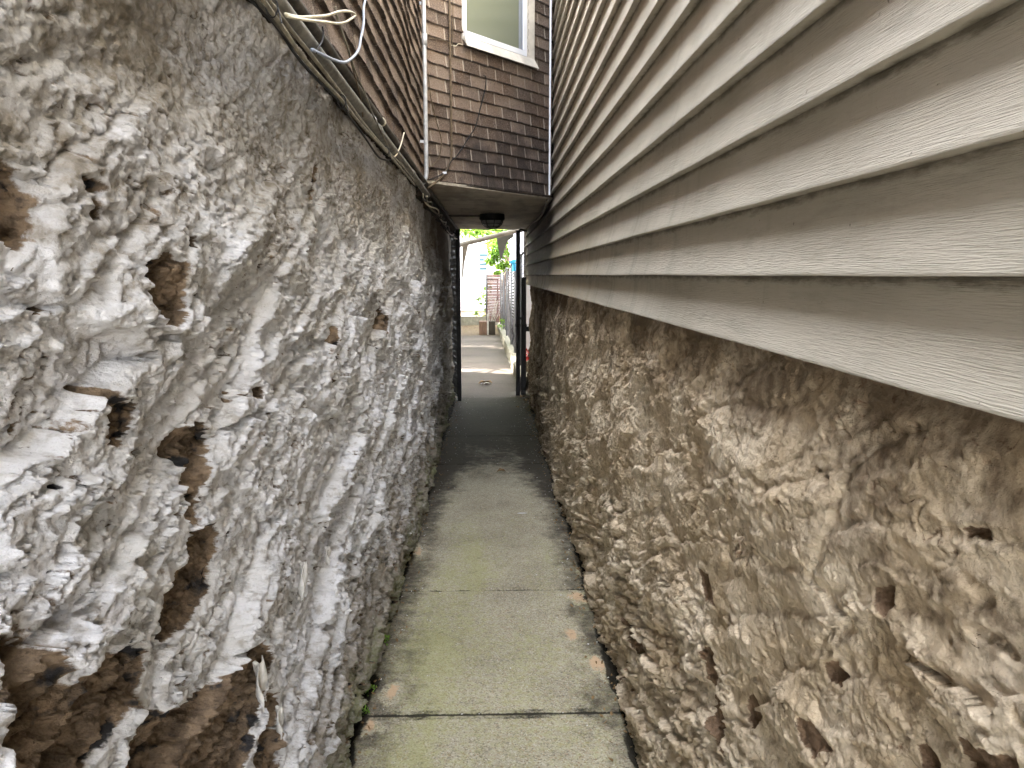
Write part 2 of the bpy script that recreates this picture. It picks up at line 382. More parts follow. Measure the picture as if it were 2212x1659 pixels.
# ------------------------------------------------------------------ foundation walls
def ysamp(y0, y1, a=.0022, b=.0012):
    ys = [y0]
    while ys[-1] < y1: ys.append(ys[-1]+a+b*max(0, ys[-1]))
    return np.array(ys)
LX, RX = -.468, .475; YB = -1.5
def stones(u, v, sx, sz, s, round_=.16):
    """one layer of rubble: offset and tilt per stone, soft groove between"""
    f1, f2, ia, ib, ox, oy = worley(u/sx, v/sz, s)
    e = ss(0, round_, f2-f1)
    return (ia-.5), (ox*(ib-.5)*2+oy*(ia*7 % 1-.35)*2.2), e, ib
def terrace(h, step, jit, mask):
    q = (h+jit)/step; f = q-np.floor(q)
    T = step*(np.floor(q)+ss(.62, 1., f))-jit
    return h+(T-h)*mask
def left_wall(root):
    ys = ysamp(YB, 10.0); zs = np.arange(-.03, 2.062, .0027)
    Y, Z = np.meshgrid(ys, zs, indexing='ij')
    wu = Y+.05*fbm(Y/.25, Z/.12, 1, 3); wv = Z+.022*fbm(Y/.3, Z/.15, 5, 4)+.01*vn(Y/.06, Z/.04, 9)
    up = ss(1.35, 1.85, Z+.1*vn(Y/.5, Z/.3, 12))              # smoother render in the upper part
    rag = ss(.75, .1, Z+.15*vn(Y/.4, Z/.2, 13))               # ragged schist towards the foot
    ws = wv-.32*wu+.05*vn(Y/.5, Z/.4, 15)+.016*fbm(Y/.055, Z/.045, 16, 5, .65)                     # the schist beds climb away from the street
    o1, t1, e1, i1 = stones(wu, ws, .40, .125, 24, .11)
    o2, t2, e2, i2 = stones(wu+.07, ws, .19, .038, 30, .16)
    h = .026*vn(Y/.55, Z/.28, 40)
    h += (1-up*.72)*((.036*o1+.026*t1)*(.25+.75*e1)+.012*e1)
    h += (.30+.95*rag)*((.030*o2+.026*t2)*(.3+.7*e2)+.006*e2)*(1-up*.85)
    h += (1-up*.6)*(.010+.008*rag)*ridged(wu/.34, ws/.050, 45, 3)
    h += .012*fbm(wu/.12, ws/.050, 50, 5, .55)*(1-up*.35)
    h += .0075*ridged(wu/.05, ws/.022, 55, 4)*(1-up*.35)
    rough = ss(-.15, .25, fbm(Y/.22, Z/.16, 60, 3))            # lumpy patches among smooth ones
    o3, t3, e3, _ = stones(wu+.01*vn(Y/.02, Z/.02, 71), ws, .085, .030, 72, .25)
    o4, t4, e4, _ = stones(wu, ws, .030, .015, 76, .3)
    fa = .35+.65*ss(-.3, .2, vn(Y/.28, Z/.2, 79))
    h += (1-up*.55)*fa*(.012*o3+.010*t3+.0045*o4+.004*t4)
    h += rough*.0060*fbm(Y/.017, Z/.013, 62, 3)
    h += .0020*fbm(Y/.011, Z/.009, 64, 2)
    h -= .008*ss(.52, .66, vn(Y/.045, Z/.030, 66)*.6+.5*vn(Y/.2, Z/.15, 67))   # pits
    tm = ss(-.25, .15, vn(Y/.20, Z/.13, 131)+.4*vn(Y/.06, Z/.05, 132))*(1-.55*up)
    h = terrace(h, .013, .006*fbm(Y/.05, Z/.03, 133, 5, .65), .75*tm)
    h = terrace(h, .0048, .003*fbm(Y/.03, Z/.022, 135, 4, .7), .8*ss(-.1, .2, vn(Y/.13, Z/.09, 136))*(1-.4*up))
    # bare field, positive where the coating has gone
    polys = [[(0,330),(25,345),(50,395),(68,430),(65,480),(70,525),(40,545),(0,500),(-60,450),(-60,340)],
        [(120,382),(160,385),(177,405),(160,413),(130,400)], [(148,428),(160,430),(182,460),(182,475),(160,487),(148,465)],
        [(245,570),(300,545),(332,570),(335,640),(345,665),(320,720),(300,700),(265,665),(255,610)],
        [(335,490),(362,510),(365,545),(345,535)], [(360,608),(382,640),(376,655),(366,640)],
        [(173,830),(215,850),(262,890),(262,930),(235,965),(205,965),(195,930),(200,870)],
        [(385,925),(430,905),(460,940),(440,1000),(425,1070),(420,1130),(398,1140),(390,1080),(405,1020),(375,985),(370,950)],
        [(398,1150),(470,1118),(485,1170),(470,1270),(420,1350),(370,1395),(338,1375),(350,1300),(395,1210)],
        [(-80,1380),(0,1395),(60,1450),(110,1480),(160,1440),(285,1380),(332,1420),(310,1500),(350,1545),(440,1500),(530,1360),(560,1430),(520,1560),(490,1700),(-80,1800)],
        [(545,1480),(585,1500),(575,1700),(515,1700)], [(672,352),(680,360),(683,395),(680,432),(670,436),(671,395)],
        [(700,690),(714,705),(710,760),(716,830),(704,850),(700,780)], [(520,830),(540,835),(535,865),(522,860)],
        [(815,650),(825,690),(820,730),(812,690)], [(285,950),(293,955),(290,975),(270,980)]]
    sd = np.full(Y.shape, 1.)
    jit = .010*fbm(Y/.05, Z/.04, 70, 4, .6)
    for p in polys:
        w = [onx(a, b, LX+.01) for a, b in p]; w = [(q.y, q.z) for q in w]
        y0 = min(q[0] for q in w)-.1; y1 = max(q[0] for q in w)+.1; z0 = min(q[1] for q in w)-.1; z1 = max(q[1] for q in w)+.1
        i0, i1_ = np.searchsorted(ys, [y0, y1]); j0, j1 = np.searchsorted(zs, [z0, z1])
        if i1_ <= i0 or j1 <= j0: continue
        sl = (slice(i0, i1_), slice(j0, j1))
        sd[sl] = np.minimum(sd[sl], poly_sd(Y[sl], Z[sl], w))
    strip = [onx(a, b, LX) for a, b in ((130,1720),(180,1640),(262,1530),(290,1525),(255,1600),(200,1700))]
    sd = np.maximum(sd, -poly_sd(Y, Z, [(q.y, q.z) for q in strip]))
    f = -(sd+jit)
    # scattered flaking elsewhere, denser near the foot
    fl = fbm(wu/.075, wv/.035, 80, 5, .65)-(.40-.16*ss(.9, .1, Z)+.16*up)
    f2 = fl*.06
    cr = -np.abs(vn(wu/.20, wv/.10, 90)+.3*vn(Y/.03, Z/.02, 91))*.05+.0010-.004*ss(-.1, .25, vn(Y/.3, Z/.2, 92))  # thin cracks
    f = np.maximum(f, np.maximum(f2, cr))
    bare = np.clip(f, -.05, .05)
    depth = ss(-.001, .004, f)
    big = ss(0, .03, f)
    h -= depth*.009+big*.022*(.6+.8*fbm(Y/.08, Z/.05, 95, 3))
    h += .007*np.exp(-((f+.006)/.006)**2)*(f < 0)*(.5+vn(Y/.04, Z/.03, 97))*(1-up*.5)   # curling lip
    h += depth*(.006*fbm(Y/.014, Z/.012, 98, 4, .65)+.010*fbm(Y/.06, Z/.03, 99, 3)-.005*ss(.1, .45, worley(Y/.018, Z/.015, 103)[0]))
    dark = .25+.55*fbm(Y/.09, Z/.035, 100, 3)+.25*depth*ss(.02, 0, f)
    grime_shade = .22+.40*up+.55*fbm(Y/.4, Z/.25, 110, 4)+.75*ss(5.8, 8.8, Y)+.0+.75*ss(.75, .1, Z+.15*vn(Y/.3, Z/.2, 111))*ss(.9, 1.8, Y)  # grime, plus passage shade painted onto the far stretch before the gate
    moss = ss(.70, .02, Z)*.72+.3*vn(Y/.3, Z/.2, 120)*ss(.8, .1, Z)-.1
    topr = ss(2.01, 2.06, Z)*.03
    X = LX+h-topr-.05*ss(3, 9.6, Y)-.020*ss(.45, .0, Z)*ss(5, 3, Y)
    P = np.stack([X, Y, Z], -1)
    o = grid('foundation_wall', P, M_left, root, dict(bare=bare, dark=dark, grime_shade=grime_shade, moss=moss), flip=True)
    return o, ys, zs, X
def right_wall(root):
    ys = ysamp(YB, 9.75); zs = np.arange(-.03, 1.44, .0027)
    Y, Z = np.meshgrid(ys, zs, indexing='ij')
    wu = Y+.05*fbm(Y/.25, Z/.12, 201, 3); wv = Z+.025*fbm(Y/.3, Z/.15, 205, 4)+.008*vn(Y/.06, Z/.04, 209)
    sm = ss(.35, .85, Z+.15*vn(Y/.5, Z/.3, 212))
    fl_ = ss(5.6, 6.4, Y)*.3
    ws = wv+.36*wu+.05*vn(Y/.5, Z/.4, 215)+.014*fbm(Y/.055, Z/.045, 216, 5, .65)
    o1, t1, e1, i1 = stones(wu, ws, .50, .15, 220, .16)
    o2, t2, e2, i2 = stones(wu, ws, .19, .036, 230, .18)
    h = .024*vn(Y/.6, Z/.25, 240)
    h += (1-sm*.45)*(.022*o1+.018*t1+.008*e1)
    h += (1-sm*.90)*(.022*o2+.018*t2+.008*e2)
    h += (.30+.70*(1-sm))*.013*ridged(wu/.42, ws/.075, 245, 3)
    pl = ss(-.25, .15, vn(Y/.5, Z/.35, 248))*sm               # troweled smooth areas
    h += .014*fbm(wu/.16, ws/.07, 250, 4, .45)*(1-.5*pl)
    h += (1-.8*pl)*.0040*ridged(wu/.05, ws/.022, 255, 3)*(1-sm*.55)
    o3, t3, e3, _ = stones(wu, ws, .10, .034, 272, .25)
    o4, t4, e4, _ = stones(wu, ws, .032, .015, 276, .3)
    h += (1-.85*pl)*(1-.5*sm)*(.010*o3+.009*t3+.004*o4+.0035*t4)
    h += .0026*fbm(Y/.018, Z/.014, 262, 3)*(1-.7*pl)
    h -= .02*ss(7, 9.6, Y)
    h -= .009*ss(.48, .60, vn(Y/.040, Z/.022, 266)*.6+.5*vn(Y/.2, Z/.15, 267))
    tm = ss(-.1, .25, vn(Y/.22, Z/.14, 331)+.4*vn(Y/.06, Z/.05, 332))*(1-.85*sm)
    h = terrace(h, .012, .006*fbm(Y/.05, Z/.03, 333, 5, .65), .7*tm)
    h = terrace(h, .0045, .003*fbm(Y/.03, Z/.022, 335, 4, .7), .6*ss(.0, .3, vn(Y/.13, Z/.09, 336))*(1-.5*sm))
    polys = [[(1880,1270),(1930,1265),(1928,1310),(1905,1325),(1885,1300)], [(2060,1140),(2125,1145),(2120,1165),(2070,1155)],
        [(1600,1520),(1630,1490),(1640,1545),(1615,1580)], [(1740,1540),(1760,1560),(1800,1620),(1770,1640),(1745,1600)],
        [(2080,1590),(2212,1640),(2212,1700),(2060,1700)], [(1505,1225),(1530,1240),(1545,1310),(1520,1300)],
        [(1772,1430),(1795,1422),(1812,1460),(1800,1480),(1780,1470)], [(1950,1600),(1990,1620),(2010,1700),(1960,1690)],
        [(1350,1330),(1370,1350),(1400,1420),(1380,1430)], [(1525,1400),(1545,1395),(1570,1560),(1560,1640),(1535,1560)]]
    sd = np.full(Y.shape, 1.)
    for p in polys:
        w = [onx(a, b, RX-.01) for a, b in p]; w = [(q.y, q.z) for q in w]
        sd = np.minimum(sd, poly_sd(Y, Z, w))
    jit = .012*fbm(Y/.04, Z/.03, 270, 4, .6)
    f = -(sd+jit)
    f2 = (fbm(wu/.06, wv/.03, 280, 5, .65)-(.52-.22*ss(.6, .05, Z)))*.06
    cr = -np.abs(vn(wu/.25, wv/.12, 290)+.3*vn(Y/.03, Z/.02, 291))*.05+.0006-.006*ss(-.15, .2, vn(Y/.3, Z/.2, 292))
    f = np.maximum(f, np.maximum(f2, cr)); bare = np.clip(f, -.05, .05)
    depth = ss(-.001, .004, f)
    h -= depth*.006+ss(0, .03, f)*.004
    h += .005*np.exp(-((f+.006)/.006)**2)*(f < 0)*(.5+vn(Y/.04, Z/.03, 297))
    dark = .12+.5*fbm(Y/.09, Z/.035, 300, 3)
    grime_shade = -.02+.75*ss(1.0, 1.34, Z+.16*vn(Y/.35, Z/.2, 301))+.85*fbm(Y/.30, Z/.18, 310, 5, .6)+.55*ss(4.6, 7.5, Y)+.2*ss(.3, .05, Z)
    moss = ss(.45, .02, Z)*.5+.3*vn(Y/.3, Z/.2, 320)*ss(.7, .1, Z)-.12
    h -= ss(1.15, 1.36, Z)*.016
    h = np.minimum(h, .06-.075*ss(1.25, 1.375, Z))
    X = RX-h+.018*ss(.45, .0, Z)*ss(5, 3, Y)
    return grid('foundation_wall', np.stack([X, Y, Z], -1), M_right, root, dict(bare=bare, dark=dark, grime_shade=grime_shade, moss=moss)), ys, zs, X

lh = thing('shingled_house', 'brown shingled house on a whitewashed rubble base, its upper storey bridging the passage', 'house', (-2, 5, 0))
rh = thing('sided_house', 'house on the right with beige vinyl clapboard siding above a tan peeling stone base', 'house', (2, 5, 0))
lw, lys, lzs, LXf = left_wall(lh)
rw, rys, rzs, RXf = right_wall(rh)
H = 4.3; HL = 4.1
MB().box(-6, -.56, YB, 10.0, -.05, 1.99).build('stone_core', M_left, lh)
MB().box(.56, 6, YB, 9.75, -.05, 1.43).build('stone_core', M_right, rh)
# ------------------------------------------------------------------ shingle cladding
SZ0 = 2.085
K = 1.12; EX0, EY0 = -.366, 4.99           # the end wall runs diagonally from the corner to the siding
def end_pt(x): return Vector((x, EY0+(x-EX0)*K, 0))
SX = -.42
corner = Vector((SX, EY0+(SX-EX0)*K, 0))
path = [Vector((SX, y, 0)) for y in np.arange(YB, corner.y-.13, .007)]
a = Vector((SX, corner.y-.13, 0)); b = corner+Vector((1, K, 0)).normalized()*.13
for i in range(24):
    t = i/24; path.append((1-t)**2*a+2*t*(1-t)*corner+t*t*b)
L = (end_pt(.455)-b).length; n = int(L/.005)
path += [b+(end_pt(.455)-b)*(i/n) for i in range(n+1)]
pp = np.array([(p.x, p.y) for p in path]); seg = np.r_[0, np.cumsum(np.hypot(*np.diff(pp, axis=0).T))]
tg = np.gradient(pp, axis=0); tg /= np.hypot(tg[:, 0], tg[:, 1])[:, None]; nrm = np.stack([tg[:, 1], -tg[:, 0]], -1)
BH, BW = .0785, .156
def shingles(s_, zz, seed):
    S, Z = np.meshgrid(s_, zz, indexing='ij')
    Zw = Z+.0025*vn(S/.09, Z/.08, seed)+.004*vn(S/.30, Z*0+.5, seed+1)+.002*vn(S/.03, np.floor(Z/BH)*3.7, seed+3)
    r = (Zw-SZ0)/BH; row = np.floor(r); t = r-row
    sh = (row % 2)*.5+.12*_hash(row, row*0, seed+5)
    bq = S/BW+sh; br = np.floor(bq); bt = (bq-br-.5)*BW
    lap = .0105*(1-t)**1.0+.003*vn(S/.20, row*1.7, seed+7)
    lap *= 1
    cut = ss(.0052, .0022, np.abs(np.abs(bt)-BW/2))*ss(.02, .05, t)*ss(1.0, .9, t)
    h = lap-.003*cut+.0012*vn(S/.02, Z/.02, seed+8)+.006*vn(S/.5, Z/.4, seed+9)
    curl = ss(.25, 0, t)*.004*np.maximum(0, vn(S/.07, row*2.3, seed+11))
    h += curl
    tone = _hash(br, row, seed+13)
    mort = cut*(.35+.65*_hash(br, row, seed+15))
    return S, Z, h, tone, mort, t
zz = np.arange(SZ0, 3.75, .0042)
S, Z, h, tone, mort, tt = shingles(seg, zz, 400)
endm = ss(0, .4, S-(seg[-1]-1.22))
soot_lapshade = endm*(.10+.75*ss(2.75, 2.2, Z+.15*vn(S/.3, Z/.2, 431)))+.35*fbm(S/.12, Z/.35, 433, 3)+.05+1.2*ss(.10, 0, tt)+.5*ss(.90, 1, tt)+.9*ss(.2, .05, tt)*(_hash(np.floor(S/.31), np.floor(Z/.157), 5) > .9)*endm  # lap-shadow lines painted on every row, plus soot low on the end wall
h = h*(1+.25*(1-endm))
P = np.stack([pp[:, 0][:, None]+nrm[:, 0][:, None]*h, pp[:, 1][:, None]+nrm[:, 1][:, None]*h, Z], -1)
grid('shingle_cladding', P, M_shingle, lh, dict(tone=tone, mortar=mort, soot_lapshade=soot_lapshade), flip=False)
body = MB()
body.box(-6, SX-.008, YB, corner.y, 2.10, HL)
body.prism([(-6, corner.y, SZ0+.002), (SX-.008, corner.y+.004, SZ0+.002), (.455, end_pt(.455).y+.016, SZ0+.002), (.455, 9.9, SZ0+.002), (-6, 9.9, SZ0+.002)], (0, 0, HL-SZ0))
body.box(-6, -1.35, 9.902, 12.3, 0, HL)  # unseen rear blocks added to shade the courtyard, gapped for sun bands
body.box(-6, -2.3, 13.9, 16.6, 0, HL)
body.box(-6, -2.3, 18.0, 26, 0, HL)
body.build('upper_wall', M_shingle, lh)  # upper wall together with the added shade blocks
# soffit boards under the bridging storey (slightly proud below it)
sof = MB()
sof.prism([(-.56, corner.y-.02, SZ0-.018), (SX+.01, corner.y-.02, SZ0-.018), (.462, end_pt(.462).y+.0, SZ0-.018), (.462, 9.88, SZ0-.018), (-.56, 9.88, SZ0-.018)], (0, 0, .017))
sof.build('soffit', M_soffit, lh)
# edge strip under the last shingle course
e0, e1 = corner+Vector((.0, -.012, 0)), end_pt(.452)+Vector((.004, -.012, 0))
MB().tube([e0+Vector((0, 0, SZ0-.006)), e1+Vector((0, 0, SZ0-.006))], .007, 6).build('edge_strip', M_darkwood, lh)
# rotten timber sill between stone and shingles
ms = MB()
n = 90
for i in range(n):
    y0 = YB+i*(corner.y-YB)/n; y1 = y0+(corner.y-YB)/n-.0005
    d = .006*math.sin(i*1.7)+random.uniform(-.004, .004)
    ms.box(-.60, -.452+d, y0, y1, 1.975+random.uniform(-.006, .006)+.045, 2.10)
ms.build('timber_sill', M_darkwood, lh)
# lintel continuing under the passage ceiling
MB().box(-.60, -.43, corner.y, 9.9, 1.985, SZ0-.019).build('lintel', M_darkwood, lh)

# ------------------------------------------------------------------ window in the diagonal wall
nv_ = Vector((K, -1, 0)).normalized()      # outward normal of that wall (towards the camera)
tv = Vector((1, K, 0)).normalized()
pc = nv_.dot(end_pt(0))
def onw(px, py, out=0.): return on(px, py, nv_, pc+out)
def wc(px, py, out=0.):
    p = onw(px, py, out); return (p-end_pt(0)).dot(tv), p.z
def wbox(mb, s0, s1, o0, o1, z0, z1):
    M = Matrix((( tv.x, nv_.x, 0, end_pt(0).x), (tv.y, nv_.y, 0, end_pt(0).y), (0, 0, 1, 0), (0, 0, 0, 1)))
    return mb.box(s0, s1, o0, o1, z0, z1, M)
sL, zb = wc(1003, 78, .02); sR, _ = wc(1136, 128, .02); sT, _ = wc(1153, 140, .02); sG, zg = wc(1109, 112, .02)
print('window', sL, sR, sT, sG, zb, zg, 'corner', corner)
WT = zb+1.35
win = wbox(MB(), sL-.01, sT+.004, .006, .012, zb-.02, WT+.02).build('window', M_trim, lh)
fr = MB(); wbox(fr, sL, sR, .012, .030, zb, zb+.035); wbox(fr, sR-.035, sR, .012, .030, zb+.0355, WT); wbox(fr, sL, sL+.012, .012, .030, zb+.0355, WT); wbox(fr, sL, sR, .012, .030, WT+.0005, WT+.03)
fr.build('frame', M_white, win, bevel=.002)
fs = MB(); wbox(fs, sR-.062, sR-.0355, .012, .020, zb+.036, WT-.001); wbox(fs, sR-.0715, sR-.0625, .012, .017, zb+.036, WT-.001)
fs.build('sash', M_screen, win)
wbox(MB(), sL+.0125, sR-.072, .012, .015, zb+.036, WT-.002).build('pane', M_glass, win)
cs = MB(); wbox(cs, sR+.0005, sT, .012, .028, zb-.005, WT+.03); cs.build('casing', M_trim, win, bevel=.003)
ck = MB()
for k_ in range(60):
    z_ = zb+.01+k_*.022; p = end_pt(0)+tv*(sR+.012+.003*math.sin(k_*2.1))+nv_*.028; ck.tube([p+Vector((0, 0, z_)), p+Vector((0, 0, z_+.0222))], .0035+.0015*math.sin(k_*1.3), 5)
ck.build('caulk_line', M_caulk, win)
# flared sill flashing
z1_ = zb-.002; z0_ = z1_-.062
a0 = end_pt(0)
def W(s, o, z): return a0+tv*s+nv_*o+Vector((0, 0, z))
MB().add([W(sL-.006, .03, z1_), W(sT-.004, .03, z1_), W(sT+.018, .055, z0_), W(sL-.010, .055, z0_),
          W(sL-.006, .012, z1_), W(sT-.004, .012, z1_), W(sT+.018, .049, z0_), W(sL-.010, .049, z0_)],
         [(0, 1, 2, 3), (7, 6, 5, 4), (0, 4, 5, 1), (3, 2, 6, 7), (1, 5, 6, 2), (0, 3, 7, 4)]).build('sill', M_trim, win)

# ------------------------------------------------------------------ siding
SDX = .444; EXP = .1205; Z0 = 1.378
seams = {0: [onx(1826, 778, SDX).y, onx(1279, 628, SDX).y], 1: [onx(1281, 555, SDX).y], 2: [onx(1506, 417, SDX).y], 3: [onx(1515, 278, SDX).y], 4: [onx(1290, 350, SDX).y], 6: [1.9], 8: [2.6], 9: [1.3]}
ystn = np.unique(np.r_[np.arange(YB, 4, .05), np.arange(4, 10.2, .12), 10.2])
prof_t = np.array([0, .001, .02, .06, .12, .2, .3, .4, .5, .6, .7, .8, .9, 1.0])
nc = int((H-Z0)/EXP)
Xs, Ys, Zs, Ls = [], [], [], []
for c_ in range(nc):
    st = seams.get(c_, [random.uniform(1, 6)])
    yy = np.unique(np.r_[ystn, sum([[q-.002, q, q+.0004] for q in st], [])])
    # resample to a common count
    extra = len(ystn)+6-len(yy)
    yy = np.r_[yy, np.full(max(0, extra), yy[-1])] if extra > 0 else yy
    sag = .0016*vn(yy/.9, np.full(len(yy), c_*3.1), 500)+.0006*vn(yy/.2, np.full(len(yy), c_*5.1), 501)
    lapo = sum([np.where(yy < q, .0004, 0) for q in st])
    px_, py_, pz_, pl_ = [], [], [], []
    for j, t in enumerate(prof_t):
        o_ = .021*max(0, 1-t/.78)**1.7
        if t < .02: o_ -= .0012
        if j == 0: o_ = -.001
        px_.append(SDX+.021-o_-lapo*(j > 0)+.0015*vn(yy/.5, np.full(len(yy), c_*2.+t), 502)*t); py_.append(yy)
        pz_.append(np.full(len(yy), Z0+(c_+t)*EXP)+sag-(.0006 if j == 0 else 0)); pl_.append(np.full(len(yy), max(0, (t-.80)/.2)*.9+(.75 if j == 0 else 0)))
    Xs.append(np.array(px_).T); Ys.append(np.array(py_).T); Zs.append(np.array(pz_).T); Ls.append(np.array(pl_).T)
w_ = min(x.shape[0] for x in Xs)
Xa = np.concatenate([x[:w_] for x in Xs], 1); Ya = np.concatenate([x[:w_] for x in Ys], 1); Za = np.concatenate([x[:w_] for x in Zs], 1); La = np.concatenate([x[:w_] for x in Ls], 1)
Ya[-1, :] = 10.2
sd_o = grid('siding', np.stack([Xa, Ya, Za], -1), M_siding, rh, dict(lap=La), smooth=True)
md = sd_o.modifiers.new('edge', 'EDGE_SPLIT'); md.split_angle = R(35)
MB().box(.472, 6, YB, 10.19, 1.435, H).build('upper_wall', M_siding, rh)
MB().box(SDX+.024, .56, YB, 10.19, Z0+.004, Z0+.010).build('starter_strip', M_trim, rh)
ce = end_pt(.436)
MB().box(.428, .440, ce.y-.03, ce.y-.006, SZ0+.004, H).build('corner_trim', M_white, rh)
MB().box(.425, .4725, 10.19, 10.225, Z0-.003, H).build('end_trim', M_trim, rh)

# ------------------------------------------------------------------ path
jy = [onz(1062, y).y for y in (1543, 1275, 1115, 1002, 942, 900)]+[9.0]
print('joints', jy)
ys = ysamp(-.6, 9.37, .003, .0012); xs = np.linspace(-.56, .56, 240)
Y, X = np.meshgrid(ys, xs, indexing='ij')
jd = np.full(Y.shape, 1.)
for k_, q in enumerate(jy+[1.45, .35]):
    w = .011 if k_ == 3 else (.006 if k_ else .008)
    jd = np.minimum(jd, np.abs(Y-q-.004*vn(X/.1, Y*0+k_, 601))/w)
slab = np.searchsorted(np.array(sorted(jy+[1.45, .35])), Y)
hz = .0025*fbm(Y/.5, X/.4, 600, 3)+.0008*fbm(Y/.03, X/.03, 605, 2)+.003*(_hash(slab, slab*0, 7)-.5)-.005*ss(1, .2, jd)
edge = ss(.40, .46, np.abs(X)+.02*vn(Y/.12, X/.1, 610))
hz -= .012*ss(.435, .475, np.abs(X)+.02*vn(Y/.12, X/.1, 610))
joint = ss(1.6, .5, jd)*(.62+.25*vn(Y/.1, X/.09, 615)+.25*(np.abs(Y-jy[0]) < .03))+ss(.425, .475, np.abs(X)+.035*fbm(Y/.12, X/.1, 610, 3))*.9
moss = .62*np.exp(-((X+.17-.10*vn(Y/.6, Y*0+.3, 620)-.05*fbm(Y/.15, X/.1, 624, 4))/.11)**2)*(.7+1.0*fbm(Y/.3, X/.12, 622, 5, .6))*ss(5.4, 3.6, Y)+.45*fbm(Y/.45, X/.2, 621, 4)+.28*ss(6.2, 3, Y)-.05+.25*ss(.30, .42, -X)*ss(3.2, 2, Y)*0
sand_k = 0; moss += .30*ss(2.2, .8, jd)*ss(6, 4, Y)
sand = np.full(Y.shape, -.4)
for a_, b_, rx_, ry_ in ((1250, 1290, .085, .12), (1235, 1370, .06, .10), (1290, 1435, .07, .12), (1262, 1240, .05, .10), (905, 1190, .05, .12), (845, 1495, .055, .10), (800, 1570, .05, .08)):
    q = onz(a_, b_); sand = np.maximum(sand, .95-np.hypot((X-q.x)/rx_, (Y-q.y)/ry_)+.9*fbm(Y/.09, X/.05, 630, 5, .65))
stain_shade = 1.05*ss(4.5, 7.4, Y+.45*vn(Y/.4, X/.3, 640)+.6*np.abs(X))+.70*ss(.18, .44, np.abs(X-.01)+.09*fbm(Y/.22, X/.16, 641, 3))+.12*vn(Y/.5, X/.3, 642)-.05  # overhang shade painted into the passage floor, plus staining along the edges
stain_shade += .15*ss(3.5, .8, jd); stain_shade -= .6*ss(.1, .5, sand)
grid('path', np.stack([X, Y, hz], -1), M_path, None, dict(moss=moss, sand=sand, stain_shade=stain_shade, joint=joint), flip=True)['kind'] = 'structure'
o = MB().box(-300, 300, -300, 300, -.30, -.05).build('ground', M_earth); o['kind'] = 'structure'
o = MB().box(-300, 300, -60, -.6, -.049, -.002).build('pavement', M_street); o['kind'] = 'structure'
# courtyard slab, lightly uneven
ys = np.arange(9.37, 60, .12); xs = np.arange(-14, 14, .12)
Y, X = np.meshgrid(ys, xs, indexing='ij')
o = grid('courtyard_ground', np.stack([X, Y, .006*fbm(Y/1.2, X/1.2, 650, 3)-.004+.03*ss(20, 22, Y)*(1+vn(Y/.4, X/.4, 651))], -1), M_court, flip=True); o['kind'] = 'structure'

# ------------------------------------------------------------------ pipes and cables
CX = -.385
def px_path(pts, x=CX): return [onx(a_, b_, x) for a_, b_ in pts]
def c3(pts): return [(518+a_*.2430, b_*.2430) for a_, b_ in pts]      # marks read off a detail view of the photograph
def c4(pts): return [(864+a_*.3124, b_*.3124) for a_, b_ in pts]
def cable(name, pts, r, mat, label, cat='cable', n=7, group=None, sub=8, jig=.0):
    q = spline(pts, sub)
    if jig: q = [p+Vector((0, random.uniform(-jig, jig), random.uniform(-jig, jig))) for p in q]
    return tag(MB().tube(q, r, n).build(name, mat, smooth=True), label, cat, group)
def P3(x, y, z): return Vector((x, y, z))
# two long rigid conduits along the foot of the shingles, with their straps
t = thing('conduit', 'thick grey dusty conduit, lower of two running along the foot of the shingles', 'pipe', (CX, .3, 1.99))
MB().tube([P3(-.392, y, 1.997+.004*math.sin(y*2.1)-.003*max(0, y-2)) for y in np.arange(.28, 4.95, .1)], .0165, 14).build('pipe', M_greypipe, t, smooth=True)
for y in (1.42, 2.75, 3.9): MB().tube([P3(-.392, y, 1.997), P3(-.392, y+.03, 1.997)], .0195, 14).build('coupling', M_greypipe, t, smooth=True)
t = thing('conduit', 'dark dirty conduit directly under the shingle edge, above the thicker grey one', 'pipe', (CX, .3, 2.04))
MB().tube([P3(-.396, y, 2.049+.003*math.sin(y*1.7+1)) for y in np.arange(.28, 4.9, .1)], .013, 12).build('pipe', M_darkpipe, t, smooth=True)
MB().tube([P3(-.396, 2.9+i*.001, 2.049) for i in (0, 14)], .0165, 12).build('strap', M_cream, t, smooth=True)
MB().tube([P3(-.392, 2.62, 2.0), P3(-.392, 2.635, 2.0)], .0195, 12).build('strap', M_galv, t, smooth=True)
t = thing('conduit', 'slim dark conduit squeezed between the grey conduit and the shingles', 'pipe', (CX, .3, 2.02))
MB().tube([P3(-.404, y, 2.024+.004*math.sin(y*2.7)) for y in np.arange(.28, 4.7, .1)], .0075, 10).build('pipe', M_darkpipe, t, smooth=True)
# tied pair of flat cables in front
G = 'cables strung along the top of the stone wall'
A = c3([(200,-60),(300,60),(440,250),(620,470),(790,690),(930,870),(1110,1110),(1300,1330),(1420,1450),(1560,1620)])
cable('cable', px_path(A, -.372), .0042, M_cable, 'upper dusty beige cable of the pair tied along the top of the stone wall', group=G)
A = c3([(170,-60),(270,90),(390,260),(540,480),(720,690),(900,885),(1080,1110),(1290,1335),(1400,1460),(1550,1640)])
cable('cable', px_path(A, -.368), .0042, M_cable, 'lower dusty beige cable of the pair tied along the top of the stone wall', group=G)
A = c3([(40,-60),(190,90),(330,240),(520,520),(700,720),(880,890),(950,1000),(1090,1190),(1240,1400),(1340,1420)])
cable('cable', px_path(A, -.40), .0033, M_blackcable, 'sagging black cable lying in the shadow on the stone wall top', group=G)
A = c3([(100,-60),(260,130),(420,330),(600,560),(820,800),(960,950),(1150,1180),(1300,1350),(1480,1560),(1560,1650)])
cable('cable', px_path(A, -.395), .004, M_darkpipe, 'dull dark cable tucked just behind the tied beige pair', group=G)
A = c3([(850,60),(870,170),(960,430),(1030,640),(1100,800),(1180,1010),(1250,1160),(1330,1330)])
